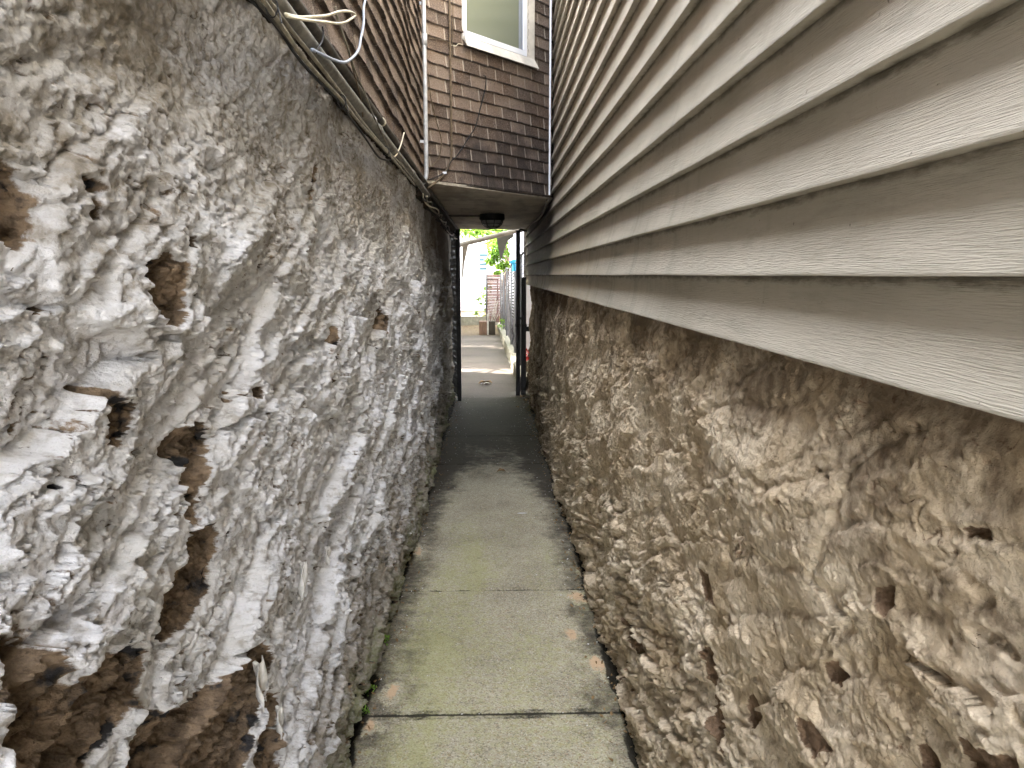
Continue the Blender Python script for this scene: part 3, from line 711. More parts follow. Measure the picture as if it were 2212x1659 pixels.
cable('cable', px_path(A, -.375), .0028, M_cable, 'thin tan cable dropping from a nail on the shingles to the tied pair', group=G)
A = c3([(860,120),(940,360),(1000,590),(1040,740),(1080,900),(1095,1040)])
cable('cable', px_path(A, -.382), .0022, M_brown, 'thinnest brown wire beside the tan cable dropping from the nail', 'wire', group=G)
A = c3([(1460,1180),(1430,1290),(1390,1380),(1350,1390),(1325,1385)])
cable('cable', px_path(A, -.38), .0028, M_cream, 'short cream cable end hooked over the conduits', group=G)
A = c3([(405,125),(470,150),(560,148),(660,135),(730,105),(790,98),(840,112),(858,135),(830,160),(780,195),(730,208),(640,195),(520,180),(440,160),(410,140)])
lp = px_path(A, -.37)
for i, p in enumerate(lp): p.x += .045*math.sin(PI*i/(len(lp)-1))
cable('cable_loop', lp, .0030, M_cream, 'cream cable looped out from the tied pair near the top of the photo', 'cable', group=G)
A = c3([(1130,-40),(1070,60),(1040,200),(990,340),(955,440),(900,510),(840,552),(780,540),(700,490),(640,440)])
lp = px_path(A, -.375)
for i, p in enumerate(lp): p.x += .03*math.sin(PI*i/(len(lp)-1))
cable('cable', lp, .0036, M_bluegrey, 'blue grey cable drooping in a curve across the left shingles', group=G)
A = c3([(735,235),(742,300),(730,370),(700,420),(680,470)])
cable('cable', px_path(A, -.37), .0018, M_blackcable, 'short black wire end curling up beside the blue grey cable', 'wire', group=G)
# zip ties
for yy_, (cx_, cy_) in enumerate(((285, 50), (905, 890), (1300, 1335))):
    p = onx(*c3([(cx_, cy_)])[0], -.370); MBt = MB()
    ring = [p+Vector((.010*math.cos(k*PI/8), .002*math.sin(k*PI/4), .016*math.sin(k*PI/8)-.003)) for k in range(17)]
    ring.append(ring[-1]+Vector((.01, -.02, -.03)))
    tag(MBt.tube(ring, .0016, 5).build('cable_tie', M_blackcable), ['black cable tie round the pair nearest the camera, above the white loop', 'black cable tie round the beige pair halfway along the wall', 'black cable tie round the beige pair farthest along, by the cream hook'][yy_], 'cable tie', 'cable ties on the beige pair')
# knotted continuation below the bridge
for k_, (ph, mt, lab, rr) in enumerate(((0, M_cable, 'tan strand of the twisted cables going under the bridging storey', .006), (2.1, M_cream, 'pale strand of the twisted cables going under the bridging storey', .0045), (4.2, M_darkpipe, 'dark strand of the twisted cables going under the bridging storey', .006))):
    pts = []
    for i in range(46):
        y = 4.55+i*.112; a_ = i*.55+ph+.8*math.sin(i*.37)
        zc = 1.957-.012*(y-4.5)+.012*math.sin(y*2.3)
        pts.append(P3(-.385+.014*math.cos(a_)-.004*(y-4.5), y, zc+.016*math.sin(a_)))
    cable('twisted_cable', pts, rr, mt, lab, 'cable', group='twisted cables under the bridge', sub=3)
t = thing('conduit', 'dark conduit under the ceiling edge of the passage behind the twisted cables', 'pipe', (-.42, 5, 2.05))
MB().tube([P3(-.405, y, 2.045) for y in (4.9, 7, 9.8)], .014, 10).build('pipe', M_darkpipe, t, smooth=True)
# vertical galvanised conduit at the corner
t = thing('vertical_conduit', 'shiny galvanised steel conduit standing vertically at the shingled corner', 'pipe', (-.41, 4.6, 1.98))
XC, YC = onx(918, 200, -.41).x, 4.70
dv_ = ony(918.5, 200, YC)
pts = [P3(dv_.x-.004, YC, 4.7), P3(dv_.x-.002, YC, 3.2), P3(dv_.x, YC, 2.6), P3(dv_.x, YC, 2.16)]
bq = ony(921, 380, YC); pts[-1] = P3(dv_.x, YC, bq.z+.02)
for k_ in range(1, 7): w_2 = k_/6*R(55); pts.append(P3(dv_.x-.10*(1-math.cos(w_2)), YC+.0, bq.z+.02-.10*math.sin(w_2)))
MB().tube(pts, .0125, 14).build('pipe', M_galv, t, smooth=True)
cz = ony(918, 86, YC).z
MB().tube([P3(dv_.x, YC, cz-.032), P3(dv_.x, YC, cz+.032)], .0158, 14).build('coupling', M_galv, t, smooth=True)
sb = ony(900, 265, YC).z
for q in (2.28, 3.05): MB().box(dv_.x-.035, dv_.x+.003, YC+.008, YC+.016, q-.008, q+.008).build('strap', M_galv, t)
# cables on the diagonal wall
def wpath(pts, out): return [onw(a_, b_, out) for a_, b_ in c4(pts)]
G2 = 'cables hanging on the diagonal shingled wall'
cable('cable', wpath([(341,-60),(345,200),(348,450),(352,700),(355,900),(357,1020),(352,1100),(330,1160),(310,1195),(270,1240),(215,1285),(190,1300)], .022), .0072, M_brown, 'thick brown cable dropping straight down left of the window', group=G2)
cable('cable', wpath([(368,-60),(366,120),(364,260),(362,400)], .02), .0028, M_brown, 'thin brown wire beside the thick brown cable left of the window', 'wire', group=G2)
cable('cable', wpath([(195,500),(215,680),(250,830),(282,940),(285,1010),(270,1090),(240,1130),(200,1160)], .03), .0030, M_brown, 'thin rust brown wire bowing beside the galvanised conduit', 'wire', group=G2)
cable('cable', wpath([(578,522),(594,535),(592,600),(570,690),(545,790),(520,880),(470,960),(400,1070),(350,1120),(325,1180),(260,1220),(200,1245)], .028), .0032, M_blackcable, 'dark wire slanting from a hole under the window down to the left', 'wire', group=G2)
cable('cable', wpath([(357,312),(385,318),(405,303),(436,310)], .02), .0022, M_cream, 'short knotted pale wire end beside the window sill', 'wire', group=G2)
cable('cable', wpath([(195,262),(240,266),(300,280),(345,300)], .016), .0026, M_brown, 'short brown wire crossing from the conduit to the thick cable', 'wire', group=G2)
p = onw(*c4([(310, 1195)])[0], .03)
tag(MB().box(p.x-.013, p.x+.013, p.y-.008, p.y+.004, p.z-.008, p.z+.006).build('cable_clip', M_white, bevel=.002), 'small white clip where the brown and black cables meet under the window wall', 'clip')
# loose bulk cable along the right edge of the ceiling
cable('cable', [P3(.425, 5.95, 2.06), P3(.43, 6.2, 2.03), P3(.432, 6.8, 2.0), P3(.434, 7.4, 2.01), P3(.434, 8.2, 2.04), P3(.43, 9.6, 2.05)], .009, M_cable, 'pale cable sagging along the right edge of the passage ceiling over the siding')
cable('cable', [P3(-.36, 9.6, 2.03), P3(-.2, 9.62, 2.045), P3(-.05, 9.64, 2.05), P3(.1, 9.62, 2.035), P3(.25, 9.6, 2.05), P3(.38, 9.58, 2.02)], .004, M_blackcable, 'thin black cable drooping across the far edge of the passage ceiling')
# ------------------------------------------------------------------ lamp under the passage ceiling
lz = SZ0-.018
lc = onz(1063, 462, lz); lc = P3(lc.x, lc.y+.0, lz); Yl = lc.y
print('lamp', lc)
t = thing('bulkhead_lamp', 'black caged bulkhead lamp under the passage ceiling, unlit', 'lamp', lc)
MB().lathe([(.110, -.001), (.118, -.006), (.120, -.050), (.112, -.060), (.100, -.061)], lc, n=32).build('housing', M_black, t, smooth=False)
prof = [(.094*math.cos(a_), -.062-.068*math.sin(a_)) for a_ in np.linspace(0, PI/2-.02, 10)]
MB().lathe(prof, lc, n=28).build('glass_dome', M_lampglass, t, smooth=True)
cg = MB()
for k_ in range(4):
    a_ = k_*PI/4+.2
    cg.tube([lc+Vector((.103*math.cos(b_)*math.cos(a_), .103*math.cos(b_)*math.sin(a_), -.060-.077*math.sin(b_))) for b_ in np.linspace(0, PI, 17)], .0042, 6)
for hh, rr in ((-.092, .096), (-.120, .066)): cg.tube([lc+Vector((rr*math.cos(b_), rr*math.sin(b_), hh)) for b_ in np.linspace(0, 2*PI, 29)], .0035, 6)
cg.build('cage', M_black, t, smooth=True)
tag(MB().tube([P3(-.43, Yl, lz-.018), P3(lc.x-.1, Yl, lz-.018)], .0105, 10).build('conduit', M_darkpipe, smooth=True), 'short horizontal conduit feeding the black lamp from the left', 'pipe')

# ------------------------------------------------------------------ gate: leaf folded back on the left
gx = lambda px, Yq: ony(px, 700, Yq).x
YG = 9.62
t = thing('mesh_gate', 'black iron gate leaf standing open against the left wall, seen almost edge-on', 'gate', (gx(972, YG), YG, 0))
hx, hy = gx(973, YG), YG; fx_, fy_ = gx(991, 9.02), 9.02
htop = 2.02
def bar(mb, x, y, w, z0, z1, d=None): return mb.box(x-w/2, x+w/2, y-(d or w)/2, y+(d or w)/2, z0, z1)
bar(MB(), hx, hy, .032, .02, htop).build('hinge_stile', M_iron, t, bevel=.003)
bar(MB(), fx_, fy_, .050, .02, htop).build('lock_stile', M_iron, t, bevel=.003)
mm = MB()
dirg = Vector((hx-fx_, hy-fy_, 0)); Lg = dirg.length; dirg.normalize()
for z_ in (.06, 1.0, htop-.02):
    a_ = P3(fx_, fy_, z_)+dirg*.021; b_ = P3(hx, hy, z_)-dirg*.021; MB().tube([a_, b_], .014, 6).build('rail', M_iron, t)
nW = 13
for i in range(-34, nW+2):                        # woven diamond mesh
    for sgn in (1, -1):
        pts = []
        for j in range(0, 60):
            z_ = .06+j*.035; u_ = (i*.045 + (j*.035)*.75) if sgn > 0 else (Lg-(i*.045+(j*.035)*.75))
            if .02 < u_ < Lg-.02 and z_ < htop-.03: pts.append(P3(fx_, fy_, z_)+dirg*u_+Vector((0.004*sgn*(-1)**j, 0, 0)))
        if len(pts) > 1: mm.tube(pts, .0038, 4, cap=False)
mm.build('mesh_panel', M_iron, t)
# wall-side post with wrapped chain
tag(MB().box(-.505, -.47, 9.72, 9.76, 0, 2.03).build('gate_post', M_iron, bevel=.003), 'black iron gate post hard against the far end of the left wall', 'post')
t = thing('iron_gatepost', 'black iron gatepost pair on the right side of the opening', 'gate', (gx(1118, YG), YG, 0))
xr = gx(1119, 9.55)
MB().box(xr-.026, xr+.026, 9.53, 9.575, .0, 2.03).build('upright', M_iron, t, bevel=.004)
x2 = gx(1131, 9.62)
MB().box(x2-.032, x2+.032, 9.60, 9.65, .0, 1.47).build('post', M_iron, t, bevel=.004)
MB().box(xr+.027, x2-.033, 9.56, 9.572, .95, .98).build('hasp', M_black, t)
mb_ = MB()
zig = [P3(xr+.03+(.06 if j % 2 else 0)+.008*math.sin(j*3), 9.568+.006*math.sin(j*5), 1.46+j*.011) for j in range(32)]
mb_.tube(zig, .003, 5).build('wire_mesh', M_iron, t)
MB().tube([P3(xr, 9.55, 2.02), P3(.15+xr-.12, 9.56, 2.045), P3(.44, 9.57, 2.03)], .014, 8).build('top_hinge', M_iron, t)
cz_ = ony(1125, 703, 9.55).z
ch = MB()
for k_ in range(20):
    a_ = k_*2*PI/20*1.0; c_ = P3((xr+x2)/2+.07*math.cos(a_), 9.57+.05*math.sin(a_), cz_+.012*math.sin(a_*3))
    ax = Vector((-math.sin(a_), math.cos(a_), .2)).normalized(); bx = Vector((0, 0, 1)) if k_ % 2 else Vector((math.cos(a_), math.sin(a_), 0))
    ch.tube([c_+ax*.012*math.cos(b_)+bx*.008*math.sin(b_) for b_ in np.linspace(0, 2*PI, 9)], .0035, 5)
for k_ in range(9):
    c_ = P3(xr-.06-.012*math.sin(k_*.9), 9.56, cz_-.03-k_*.02); bx = Vector((1, 0, 0)) if k_ % 2 else Vector((0, 1, 0))
    ch.tube([c_+Vector((0, 0, 1))*.013*math.cos(b_)+bx*.009*math.sin(b_) for b_ in np.linspace(0, 2*PI, 9)], .004, 5)
tag(ch.build('chain', M_black, smooth=True), 'black chain wound round the right gate upright and hanging down', 'chain')
t = thing('padlock', 'black padlock hanging from the chain on the right gate post', 'padlock', (x2+.05, 9.58, cz_-.03))
MB().box(x2+.028, x2+.075, 9.555, 9.585, cz_-.075, cz_-.015).build('body', M_black, t, bevel=.006)
MB().tube([P3(x2+.052+.016*math.cos(b_), 9.57, cz_-.014+.028*math.sin(b_)) for b_ in np.linspace(0, PI, 9)], .004, 6).build('shackle', M_galv, t, smooth=True)
# small leftovers along the path edge by the gate
t = thing('planter_pot', 'grey block planter with red flowers behind the right gate post', 'planter', (.47, 10.5, 0))
MB().box(.425, .62, 10.35, 10.6, 0, .34).build('pot', M_kerb, t, bevel=.006)
fl_m = MB()
for k_ in range(60):
    c_ = P3(random.uniform(.43, .60), random.uniform(10.38, 10.57), random.uniform(.35, .48)); s_ = random.uniform(.012, .022)
    q = Euler((random.uniform(0, 6), random.uniform(0, 6), 0)).to_matrix()
    fl_m.add([c_+q @ Vector(v_)*s_ for v_ in ((-1, -1, 0), (1, -1, .3), (1, 1, 0), (-1, 1, .3))], [(0, 1, 2, 3)])
fl_m.build('flowers', M_red, t)
wb = ony(1131, 780, 10.9); wt = ony(1145, 622, 10.9)
o = MB().box(wb.x, wb.x+.30, 10.9, 10.93, .32, wt.z+.1).build('white_board', M_white, bevel=.003)
tag(o, 'upright white board standing behind the right gate post', 'board')

# ------------------------------------------------------------------ courtyard
def kx(y): return .127+(23.5-y)*.0169
kb_ = thing('kerb_wall', 'low rough concrete kerb carrying the slatted fence on the right', 'kerb', (kx(15), 15, 0))
yy = np.arange(9.95, 22.0, .1); cs_ = [(0, 0), (.004, .17), (.015, .185), (.19, .19), (.2, .0)]
P = np.array([[(kx(y)+a_+.006*math.sin(y*7+a_*30), y, b_*(1-.12*(y > 15.2)-.1*(y > 18))+.004*math.sin(y*5)) for a_, b_ in cs_] for y in yy])
grid('kerb', P, M_kerb, kb_, smooth=False)
def ftop(y): return 1.5+(22-y)*.024 + .03*math.sin(y*1.9)
fn = thing('slatted_fence', 'wire fence with dark horizontal slats and pale pipe posts along the right kerb', 'fence', (kx(15), 15, 0))
fx0 = lambda y: kx(y)+.10
posts = [11.2, 13.0, 14.6, 17.0, 19.2, 21.4]
for y in posts: MB().tube([P3(fx0(y)-.006, y, .15), P3(fx0(y)-.006, y, ftop(y)+.02)], (.016 if y != 13.0 else .022), 10).build('post', M_fpost, fn, smooth=True)
for a_, b_ in zip(posts[:-1], posts[1:]):
    sl_ = MB(); nz = 26
    for i in range(nz):
        for y0 in np.arange(a_+.03, b_-.03, .35):
            y1 = min(y0+.35, b_-.03); zf = lambda y: .20+(ftop(y)-.24)*i/nz
            sl_.add([P3(fx0(y0)+.01, y0, zf(y0)), P3(fx0(y1)+.01, y1, zf(y1)), P3(fx0(y1)+.03, y1, zf(y1)+.036), P3(fx0(y0)+.03, y0, zf(y0)+.036)], [(0, 1, 2, 3)])
    o = sl_.build('slat_panel', M_slat, fn); md = o.modifiers.new('t', 'SOLIDIFY'); md.thickness = .006
MB().tube([P3(fx0(y), y, ftop(y)) for y in np.arange(10.2, 21.5, .3)], .016, 8).build('top_rail', M_fpost, fn, smooth=True)
tag(MB().tube([P3(fx0(12.9)-.03, 12.9, ftop(12.9)+.05), P3(fx0(12.9)-.03, 12.9, ftop(12.9)-.14)], .036, 10).box(fx0(12.9)-.10, fx0(12.9)-.0, 12.85, 12.95, ftop(12.9)-.02, ftop(12.9)+.03).build('blue_clamp', M_blue), 'bright blue clamp on top of a slatted fence post', 'clamp')
t = thing('leaning_fence_panel', 'reddish brown slatted panel closing the far end of the right fence', 'fence panel', (.1, 21.6, 0))
A0, A1 = ony(1051, 600, 21.9), P3(fx0(21.4), 21.4, 0)
u_ = Vector((A1.x-A0.x, A1.y-21.9, 0)); L_ = u_.length; u_.normalize()
sl_ = MB(); nz = 30
for i in range(nz):
    z_ = .2+i*.0435
    sl_.add([P3(A0.x, 21.9, z_), P3(A0.x, 21.9, z_)+u_*L_, P3(A0.x, 21.9, z_+.036)+u_*L_+Vector((0, .02, 0)), P3(A0.x, 21.9, z_+.036)+Vector((0, .02, 0))], [(0, 1, 2, 3)])
o = sl_.build('slats', M_redslat, t); md = o.modifiers.new('t', 'SOLIDIFY'); md.thickness = .008
for q in (0, L_): p = P3(A0.x, 21.9, 0)+u_*q; MB().tube([p, p+Vector((0, 0, 1.53))], .022, 8).build('post', M_fpost, t, smooth=True)
# back fence on low wall
t = thing('chain_link_fence', 'pale chain-link fence on a low concrete wall at the back of the courtyard', 'fence', (-1.5, 22.7, 0))
MB().box(-2.2, .22, 22.65, 22.85, 0, .285).build('low_wall', M_kerb, t, bevel=.01)
cl_ = MB()
zt = 1.36
for i in range(-26, 105):
    for sg in (1, -1):
        x0 = -5+i*.05
        a_ = P3(x0, 22.72, .30); b_ = P3(x0+sg*1.06, 22.72, zt)
        pts = [a_, b_]
        if max(a_.x, b_.x) > .2 or min(a_.x, b_.x) < -5: continue
        if a_.x < -2.2 and b_.x < -2.2: continue
        cl_.tube(pts, .0038, 3, cap=False)
cl_.build('mesh', M_wire, t)
MB().tube([P3(-2.2, 22.72, zt), P3(.2, 22.72, zt)], .014, 8).build('top_rail', M_wire, t, smooth=True)
for x_ in (-2.1, -.1+.28): MB().tube([P3(x_, 22.74, .285), P3(x_, 22.74, zt+.04)], .022, 8).build('post', M_wire, t, smooth=True)
# planters
a_ = ony(1035, 725, 19.4); b_ = ony(1053, 725, 19.4); c_ = ony(1070, 725, 19.4)
t = thing('wooden_planter', 'reddish wooden planter box at the end of the concrete, left of the darker one', 'planter', (a_.x, 19.4, 0))
MB().box(a_.x, b_.x-.012, 19.4, 19.8, 0, .335).build('box', M_planter, t, bevel=.004)
MB().box(b_.x-.010, b_.x+.03, 19.38, 19.42, 0, .52).build('corner_post', M_beige, t, bevel=.003)
t = thing('wooden_planter', 'dark wooden planter box holding sticks, against the slatted fence', 'planter', (b_.x, 19.4, 0))
MB().box(b_.x+.032, c_.x, 19.42, 19.8, 0, .335).build('box', M_planterd, t, bevel=.004)
stk = MB()
for k_ in range(9):
    x_ = b_.x+.05+k_*.016; stk.tube([P3(x_, 19.6, .30), P3(x_+random.uniform(-.04, .18), 19.6+random.uniform(-.1, .1), random.uniform(.45, .95))], .006, 5)
stk.build('sticks', M_beige, t)
# awning frame over the courtyard just past the gate
t = thing('awning', 'old awning frame with a sloping pale bar and hanging grey canvas beyond the gate', 'awning', (-.4, 11.2, 0))
YA = 11.2
p0, p1 = ony(985, 531, YA), ony(1108, 500, YA)
MB().tube([p0+Vector((-.5, 0, -.08)), p0, p1, p1+Vector((.3, 0, .06))], .036, 10).build('front_bar', M_beige, t, smooth=True)
pb = [ony(*q, YA+.05) for q in ((999, 532), (1012, 528), (1003, 570), (1001, 600), (997, 600))]
MB().prism(pb, (0, .03, 0)).build('side_flap', M_beige, t)
pb = [ony(*q, YA+.05) for q in ((1072, 513), (1110, 503), (1109, 512), (1098, 520), (1092, 532), (1087, 548), (1083, 561), (1078, 545), (1075, 528))]
MB().prism(pb, (0, .012, 0)).build('canvas', M_tarp, t)
MB().tube([p0+Vector((-.12, .05, 0)), P3(p0.x-.12, YA+.05, 0)], .025, 8).build('pole', M_beige, t, smooth=True)
MB().tube([p1+Vector((.2, .05, 0)), P3(p1.x+.2, YA+.05, 0)], .025, 8).build('pole', M_beige, t, smooth=True)
# houses beyond
t = thing('white_house', 'white house beyond the back fence with a blue-blinded window', 'house', (-2, 32, 0))
MB().box(-8, 1.6, 32, 38, 0, 3.35).build('wall', M_whouse, t)
MB().prism([(-8.3, 31.7, 3.36), (1.9, 31.7, 3.36), (1.9, 35, 5.0), (-8.3, 35, 5.0)], (0, 0, .08)).build('roof', M_roof, t)
a_, b_ = ony(1036, 586, 32), ony(1066, 547, 32)
wf = MB().box(a_.x-.05, b_.x+.05, 31.95, 31.998, a_.z-.05, b_.z+.05).build('window', M_white, t)
for k_ in range(4):
    h_ = (b_.z-a_.z)/4; MB().box(a_.x, b_.x, 31.93, 31.948, a_.z+k_*h_+.05, a_.z+(k_+1)*h_-.03).build('pane', M_blind, wf)
t = thing('lavender_house', 'pale lavender clapboard house behind the slatted fence on the right', 'house', (2, 24, 0))
lm = MB(); lm.box(.62, 6, 24, 30, 0, 4.5)
for k_ in range(40): lm.add([P3(.60, 23.97, k_*.11+.1), P3(6, 23.97, k_*.11+.1), P3(6, 23.995, k_*.11+.21), P3(.60, 23.995, k_*.11+.21)], [(0, 1, 2, 3)])
lm.build('wall', M_lav, t)
MB().prism([(.4, 23.8, 4.52), (6, 23.8, 4.52), (6, 30, 5.6), (.4, 30, 5.6)], (0, 0, .08)).build('roof', M_roof, t)
a_, b_ = ony(1088, 560, 23.9), ony(1095, 520, 23.9)
MB().tube([P3(.66, 23.93, 0), P3(.66, 23.93, 4.4)], .05, 8).build('downpipe', M_white, t, smooth=True)
a_, b_ = ony(1052, 600, 28), ony(1090, 560, 28)
t = thing('garden_shed', 'low white shed with a grey gable just above the end of the fence', 'shed', (b_.x, 28, 0))
MB().box(a_.x, b_.x+.5, 28, 29.5, 0, b_.z).build('wall', M_whouse, t)
MB().prism([(a_.x-.1, 27.9, b_.z+.002), (b_.x+.6, 27.9, b_.z+.002), ((a_.x+b_.x)/2+.2, 27.9, b_.z+.45)], (0, 1.7, 0)).build('roof', M_lav, t)
# trees
def leaf_mesh(name, centres, n, s0, s1, parent, mat=M_leaf, flat=.5):
    cs = np.array([c_[:3] for c_ in centres]); rs = np.array([c_[3] for c_ in centres])
    k = rng.integers(0, len(cs), n); d = rng.normal(size=(n, 3)); d /= np.linalg.norm(d, axis=1)[:, None]
    rr = rs[k]*1.6*(rng.random(n)**.95); c0 = cs[k]+d*rr[:, None]*np.array([1, 1, .75])
    a = rng.normal(size=(n, 3)); a /= np.linalg.norm(a, axis=1)[:, None]
    b = np.cross(a, rng.normal(size=(n, 3))); b /= np.linalg.norm(b, axis=1)[:, None]
    s = rng.uniform(s0, s1, n)[:, None]
    V = np.stack([c0-a*s, c0-b*s*flat+a*s*.1, c0+a*s, c0+b*s*flat+a*s*.1], 1).reshape(-1, 3)
    m = bpy.data.meshes.new(name); m.from_pydata([], [], []); m.vertices.add(n*4); m.vertices.foreach_set('co', V.reshape(-1).astype(np.float32))
    m.loops.add(n*4); m.loops.foreach_set('vertex_index', np.arange(n*4, dtype=np.int32)); m.polygons.add(n); m.polygons.foreach_set('loop_start', np.arange(n, dtype=np.int32)*4); m.update(calc_edges=True)
    return link(bpy.data.objects.new(name, m), mat, parent)
def limb(mb, p, q, r0, r1, w=.12):
    pts = [Vector(p).lerp(Vector(q), i/6)+Vector((random.uniform(-w, w), random.uniform(-w, w), 0))*(0 < i < 6) for i in range(7)]
    mb.tube(pts, [r0+(r1-r0)*i/6 for i in range(7)], 8)
t = thing('shade_tree', 'large leafy tree whose crown spreads over the courtyard', 'tree', (-1.7, 17.5, 0))  # crown out of view, spread wide to dapple the courtyard sun
tr = MB(); limb(tr, (-1.7, 17.5, 0), (-1.6, 17.2, 3.4), .2, .14)
cen = []
for k_ in range(60):
    a_ = random.uniform(0, 2*PI); rr = 4.6*random.random()**.5; c_ = (-2.6+rr*math.cos(a_)*.9, 16+rr*math.sin(a_)*1.25, random.uniform(4.3, 6.2), random.uniform(.5, .9)); cen.append(c_)
    limb(tr, (-1.6, 17.2, 3.3), c_[:3], .07, .015)
tr.build('trunk', M_bark, t, smooth=True)
leaf_mesh('crown', cen, 20000, .06, .12, t)
t = thing('leafy_tree', 'bright green tree with branches hanging between the white house and the lavender one', 'tree', (.55, 26.5, 0))
tr = MB(); limb(tr, (.45, 26.5, 0), (.5, 26.2, 3.2), .12, .08)
cen = []
for a_, b_, Yq, r_ in ((1070,530,24.5,.22),(1080,550,24.5,.2),(1062,565,24.5,.14),(1086,575,24.6,.16),(1074,600-8,24.4,.08),(1085,520,24.6,.3),(1055,508,25,.28),(1030,500,25,.28),(1005,498,25,.26),(1095,500,25,.35),(1070,495,25,.35),(1068,548,24.4,.12)):
    p = ony(a_, b_, Yq); cen.append((p.x, p.y, p.z, r_)); limb(tr, (.5, 26.2, 3.0), p, .025, .006, .05)
for k_ in range(14):
    cen.append((random.uniform(-2, 2.2), random.uniform(25.4, 28), random.uniform(3.2, 5), .6))
tr.build('trunk', M_bark, t, smooth=True)
leaf_mesh('crown', cen, 6500, .04, .085, t)
t = thing('climbing_vine', 'bright green vine growing behind the chain-link fence near its right end', 'plant', (-.2, 22.95, .2))
cen = []
for a_, b_, r_ in ((1048,622,.16),(1044,640,.15),(1050,650,.15),(1038,655,.12),(1046,668,.14),(1050,682,.15),(1028,678,.09),(1034,645,.07)):
    p = ony(a_, b_, 23.1); cen.append((p.x, p.y, p.z, r_))
vm = MB(); 
for k_ in range(3): limb(vm, (-.2+.05*k_, 23.05, 0), (cen[k_][0], 23.08, cen[k_][2]), .012, .005, .03)
vm.build('stem', M_bark, t); leaf_mesh('leaves', cen, 420, .025, .05, t)
t = thing('weed', 'small green weed sprouting on the kerb beside the dark planter', 'plant', (kx(19), 18.9, .16))
leaf_mesh('leaves', [(kx(18.9)+.03, 18.9, .26, .07), (kx(18.6)+.05, 18.7, .4, .05)], 60, .02, .035, t); MB().tube([P3(kx(18.9)+.04, 18.9, .1), P3(kx(18.7)+.05, 18.75, .42)], .004, 4).build('stem', M_weed, t)

# ------------------------------------------------------------------ litter on the path
def leaf_obj(px_, py_, s, lab, rz, mat=M_dryleaf, ground=.006):
    q = onz(px_, py_, ground); m = MB(); n_ = 8
    vs = []; fs = []
    for i in range(n_+1):
        t_ = i/n_; w_3 = s*.32*math.sin(PI*min(1, t_*1.02))**.8*(1+.15*math.sin(i*2.3)); c_ = s*.22*math.sin(PI*t_)
        for sg in (-1, 0, 1): vs.append(Vector(((t_-.5)*s, sg*w_3, c_*.6+abs(sg)*w_3*.55+.002)))
    for i in range(n_):
        for j in range(2): fs.append((i*3+j, i*3+j+1, i*3+j+4, i*3+j+3))
    Mz = Matrix.Translation(q) @ Matrix.Rotation(rz, 4, 'Z')
    m.add([Mz @ v_ for v_ in vs], fs); o = m.build('dry_leaf', mat)
    md = o.modifiers.new('t', 'SOLIDIFY'); md.thickness = .0008
    return tag(o, lab, 'leaf', 'dry leaves on the path')
leaf_obj(1043, 829, .13, 'dry brown leaf on the sunlit concrete past the gate, left of the pair', .3)
leaf_obj(1055, 828, .12, 'dry brown leaf on the sunlit concrete past the gate, right of the pair', 2.7)
leaf_obj(1051, 832, .11, 'pale curled leaf in front of the brown pair past the gate', .1, M_beige)
leaf_obj(1083, 1020, .075, 'single dark curled leaf in the middle of the shaded path', .2)
leaf_obj(1128, 858, .08, 'brown leaf at the foot of the right gate post, nearer the post', 1.1)
leaf_obj(1135, 866, .07, 'brown leaf in the right path corner just before the gate', 2.0)
leaf_obj(1118, 880, .05, 'tiny dark leaf at the right side of the first slab before the gate', 2.0)
# flakes of paint and grit fallen from the walls: nobody could count these
ch = MB()
for k_ in range(520):
    y = 2.2+7.2*random.random()**.8; side = random.random()
    x = random.choice((-1, 1))*(.44-abs(random.gauss(0, .10))) if side < .8 else random.uniform(-.4, .4)
    if 4.6 < y < 6.9 and random.random() < .5: x = random.uniform(-.4, .42)
    s = random.uniform(.0012, .0042)*(1 if random.random() < .93 else 2.0)
    q = Euler((random.uniform(-.4, .4), random.uniform(-.4, .4), random.uniform(0, 6))).to_matrix()
    ch.prism([Vector((x, y, .006))+q @ Vector((s*math.cos(a_)*random.uniform(.6, 1.3), s*math.sin(a_)*random.uniform(.5, 1), 0)) for a_ in (0, 1.3, 2.4, 3.9, 5.1)], (0, 0, .0012))
tag(ch.build('paint_chips', M_chip), 'tiny chips of white paint scattered over the path', 'paint chips', kind='stuff')
lt = MB()
for k_ in range(620):
    y = 2.2+7.1*random.random(); x = random.choice((-1, 1, 1))*(.455-abs(random.gauss(0, .045)))
    s = random.uniform(.003, .011); q = Euler((random.uniform(-.6, .6), random.uniform(-.6, .6), random.uniform(0, 6))).to_matrix()
    lt.prism([Vector((x, y, .005))+q @ Vector((s*math.cos(a_)*random.uniform(.6, 1.3), s*math.sin(a_)*random.uniform(.3, .7), 0)) for a_ in (0, 1.3, 2.4, 3.9, 5.1)], (0, 0, .0012))
tag(lt.build('gutter_litter', M_dryleaf), 'brown crumbs of leaf and dirt gathered along both path edges', 'litter', kind='stuff')
q = onz(1128, 1109, .005)
tag(MB().prism([q+Vector((a_*.03, b_*.012, 0)) for a_, b_ in ((-1, -.3), (0, -1), (1, 0), (.4, 1), (-.5, .8))], (0, 0, .003)).build('paint_flake', M_chip), 'largest white paint flake lying on the path near the fourth joint', 'paint flake')
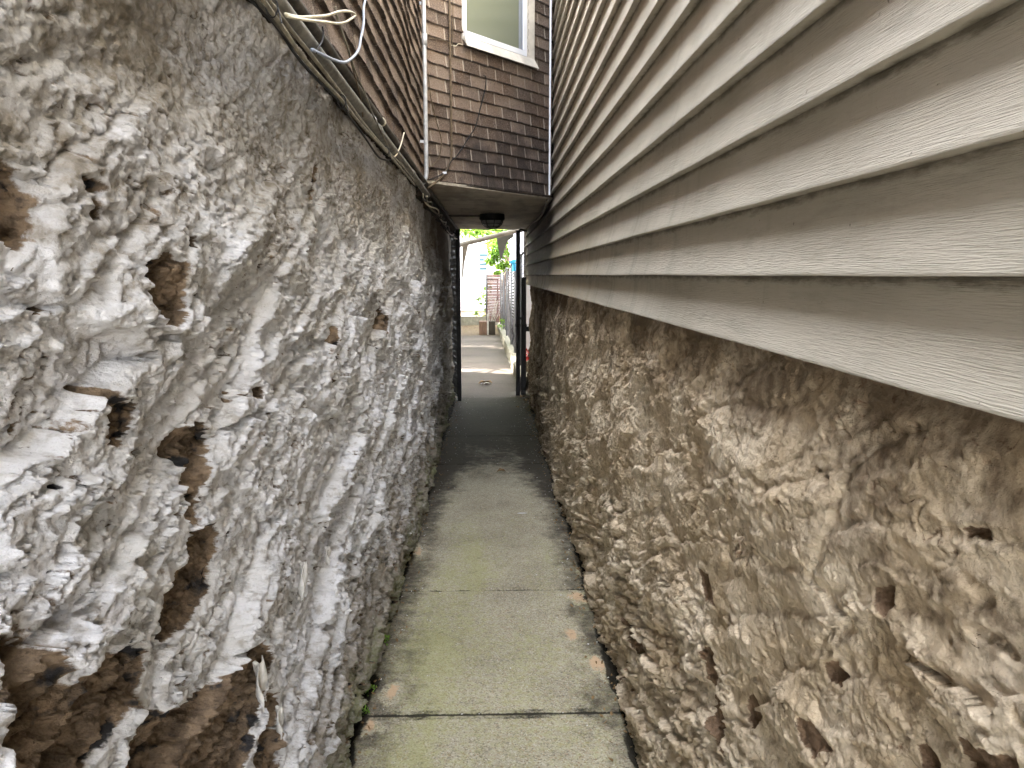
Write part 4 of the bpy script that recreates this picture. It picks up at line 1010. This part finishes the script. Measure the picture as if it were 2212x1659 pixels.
for i, (a_, b_, lab) in enumerate(((768, 1552, 'small bright weed at the left path edge nearest the camera'), (817, 1392, 'small bright weed at the left path edge beside the second slab'), (760, 1500, 'tiny weed rooted in the foot of the left wall by the first joint'))):
    q = onz(a_, b_, 0); q.x = max(q.x-.005, -.452); t = thing('weed', lab, 'plant', q, 'weeds at the foot of the left wall')
    leaf_mesh('leaves', [(q.x, q.y, .016, .018), (q.x+.01, q.y+.03, .012, .014)], 34, .004, .009, t, M_weed, .6)
    MB().tube([q, q+Vector((.003, .004, .02))], .0012, 4).build('stem', M_weed, t)
tag(MB().tube(spline([onz(1262, 1228, .006), onz(1275, 1238, .02), onz(1280, 1250, .008), onz(1272, 1262, .006)], 5), .0014, 5).build('twig', M_beige, smooth=True), 'thin pale twig on the path against the right wall', 'twig')
# curled flakes of whitewash hanging off the left wall
def flap(px_, py_, w_, h_, rot, mat, par, side=1):
    q = onx(px_, py_, LX+.03 if side > 0 else RX-.03); vs = []; fs = []
    for i in range(9):
        for j in range(7):
            u_2 = (i/8-.5); v_2 = (j/6-.5)
            ww = w_*(1-.5*abs(v_2)**1.5+.12*math.sin(j*2.1+i)); yy_ = u_2*ww; zz_ = v_2*h_*(1+.15*math.sin(i*1.7))
            vs.append(Vector((side*(.035*w_/.08*(u_2*u_2*3+.25*v_2)+.004*math.sin(i*1.3+j)), yy_*math.cos(rot)-zz_*math.sin(rot), yy_*math.sin(rot)+zz_*math.cos(rot)))+q)
    for i in range(8):
        for j in range(6): fs.append((i*7+j, (i+1)*7+j, (i+1)*7+j+1, i*7+j+1))
    o = MB().add(vs, fs).build('loose_paint_flake', mat, par, smooth=True)
    md = o.modifiers.new('t', 'SOLIDIFY'); md.thickness = .0018
for a_ in ((555, 1480, .035, .10, .25), (648, 1255, .03, .075, -.3), (705, 1200, .02, .05, .2), (600, 1560, .02, .07, .1)): flap(*a_, M_chip, lw)
flap(1600, 1180, .025, .04, .4, M_right, rw, -1)
# ------------------------------------------------------------------ world, sun
w = bpy.data.worlds.new('World'); SC.world = w; w.use_nodes = True; nt = w.node_tree
sk = nt.nodes.new('ShaderNodeTexSky'); sk.sky_type = 'NISHITA'; sk.sun_disc = False
EL, AZ = 42, -70                          # azimuth from +Y towards +X
sk.sun_elevation = R(EL); sk.sun_rotation = R(AZ % 360); sk.air_density = 1.0; sk.dust_density = 2.5; sk.ozone_density = .6
bw = nt.nodes.new('ShaderNodeRGBToBW'); nt.links.new(sk.outputs[0], bw.inputs[0])
mxw = nt.nodes.new('ShaderNodeMix'); mxw.data_type = 'RGBA'; mxw.inputs[0].default_value = .82      # milky, hazy sky
nt.links.new(sk.outputs[0], mxw.inputs[6]); nt.links.new(bw.outputs[0], mxw.inputs[7])
nt.links.new(mxw.outputs[2], nt.nodes['Background'].inputs[0]); nt.nodes['Background'].inputs[1].default_value = .15
sl = bpy.data.lights.new('sun', 'SUN'); so = bpy.data.objects.new('sun', sl); C.objects.link(so)
sl.energy = 2.0; sl.angle = R(.5); sl.color = (1, .95, .87)
dv = Vector((math.sin(R(AZ))*math.cos(R(EL)), math.cos(R(AZ))*math.cos(R(EL)), math.sin(R(EL))))
so.rotation_euler = dv.to_track_quat('Z', 'Y').to_euler(); so.location = (-4, 12, 12)
v = SC.view_settings; v.view_transform = 'Standard'; v.look = 'None'; v.gamma = 1; v.exposure = 5.1; v.use_curve_mapping = False
SC.cycles.max_bounces = 12; SC.cycles.diffuse_bounces = 6; SC.cycles.use_denoising = True
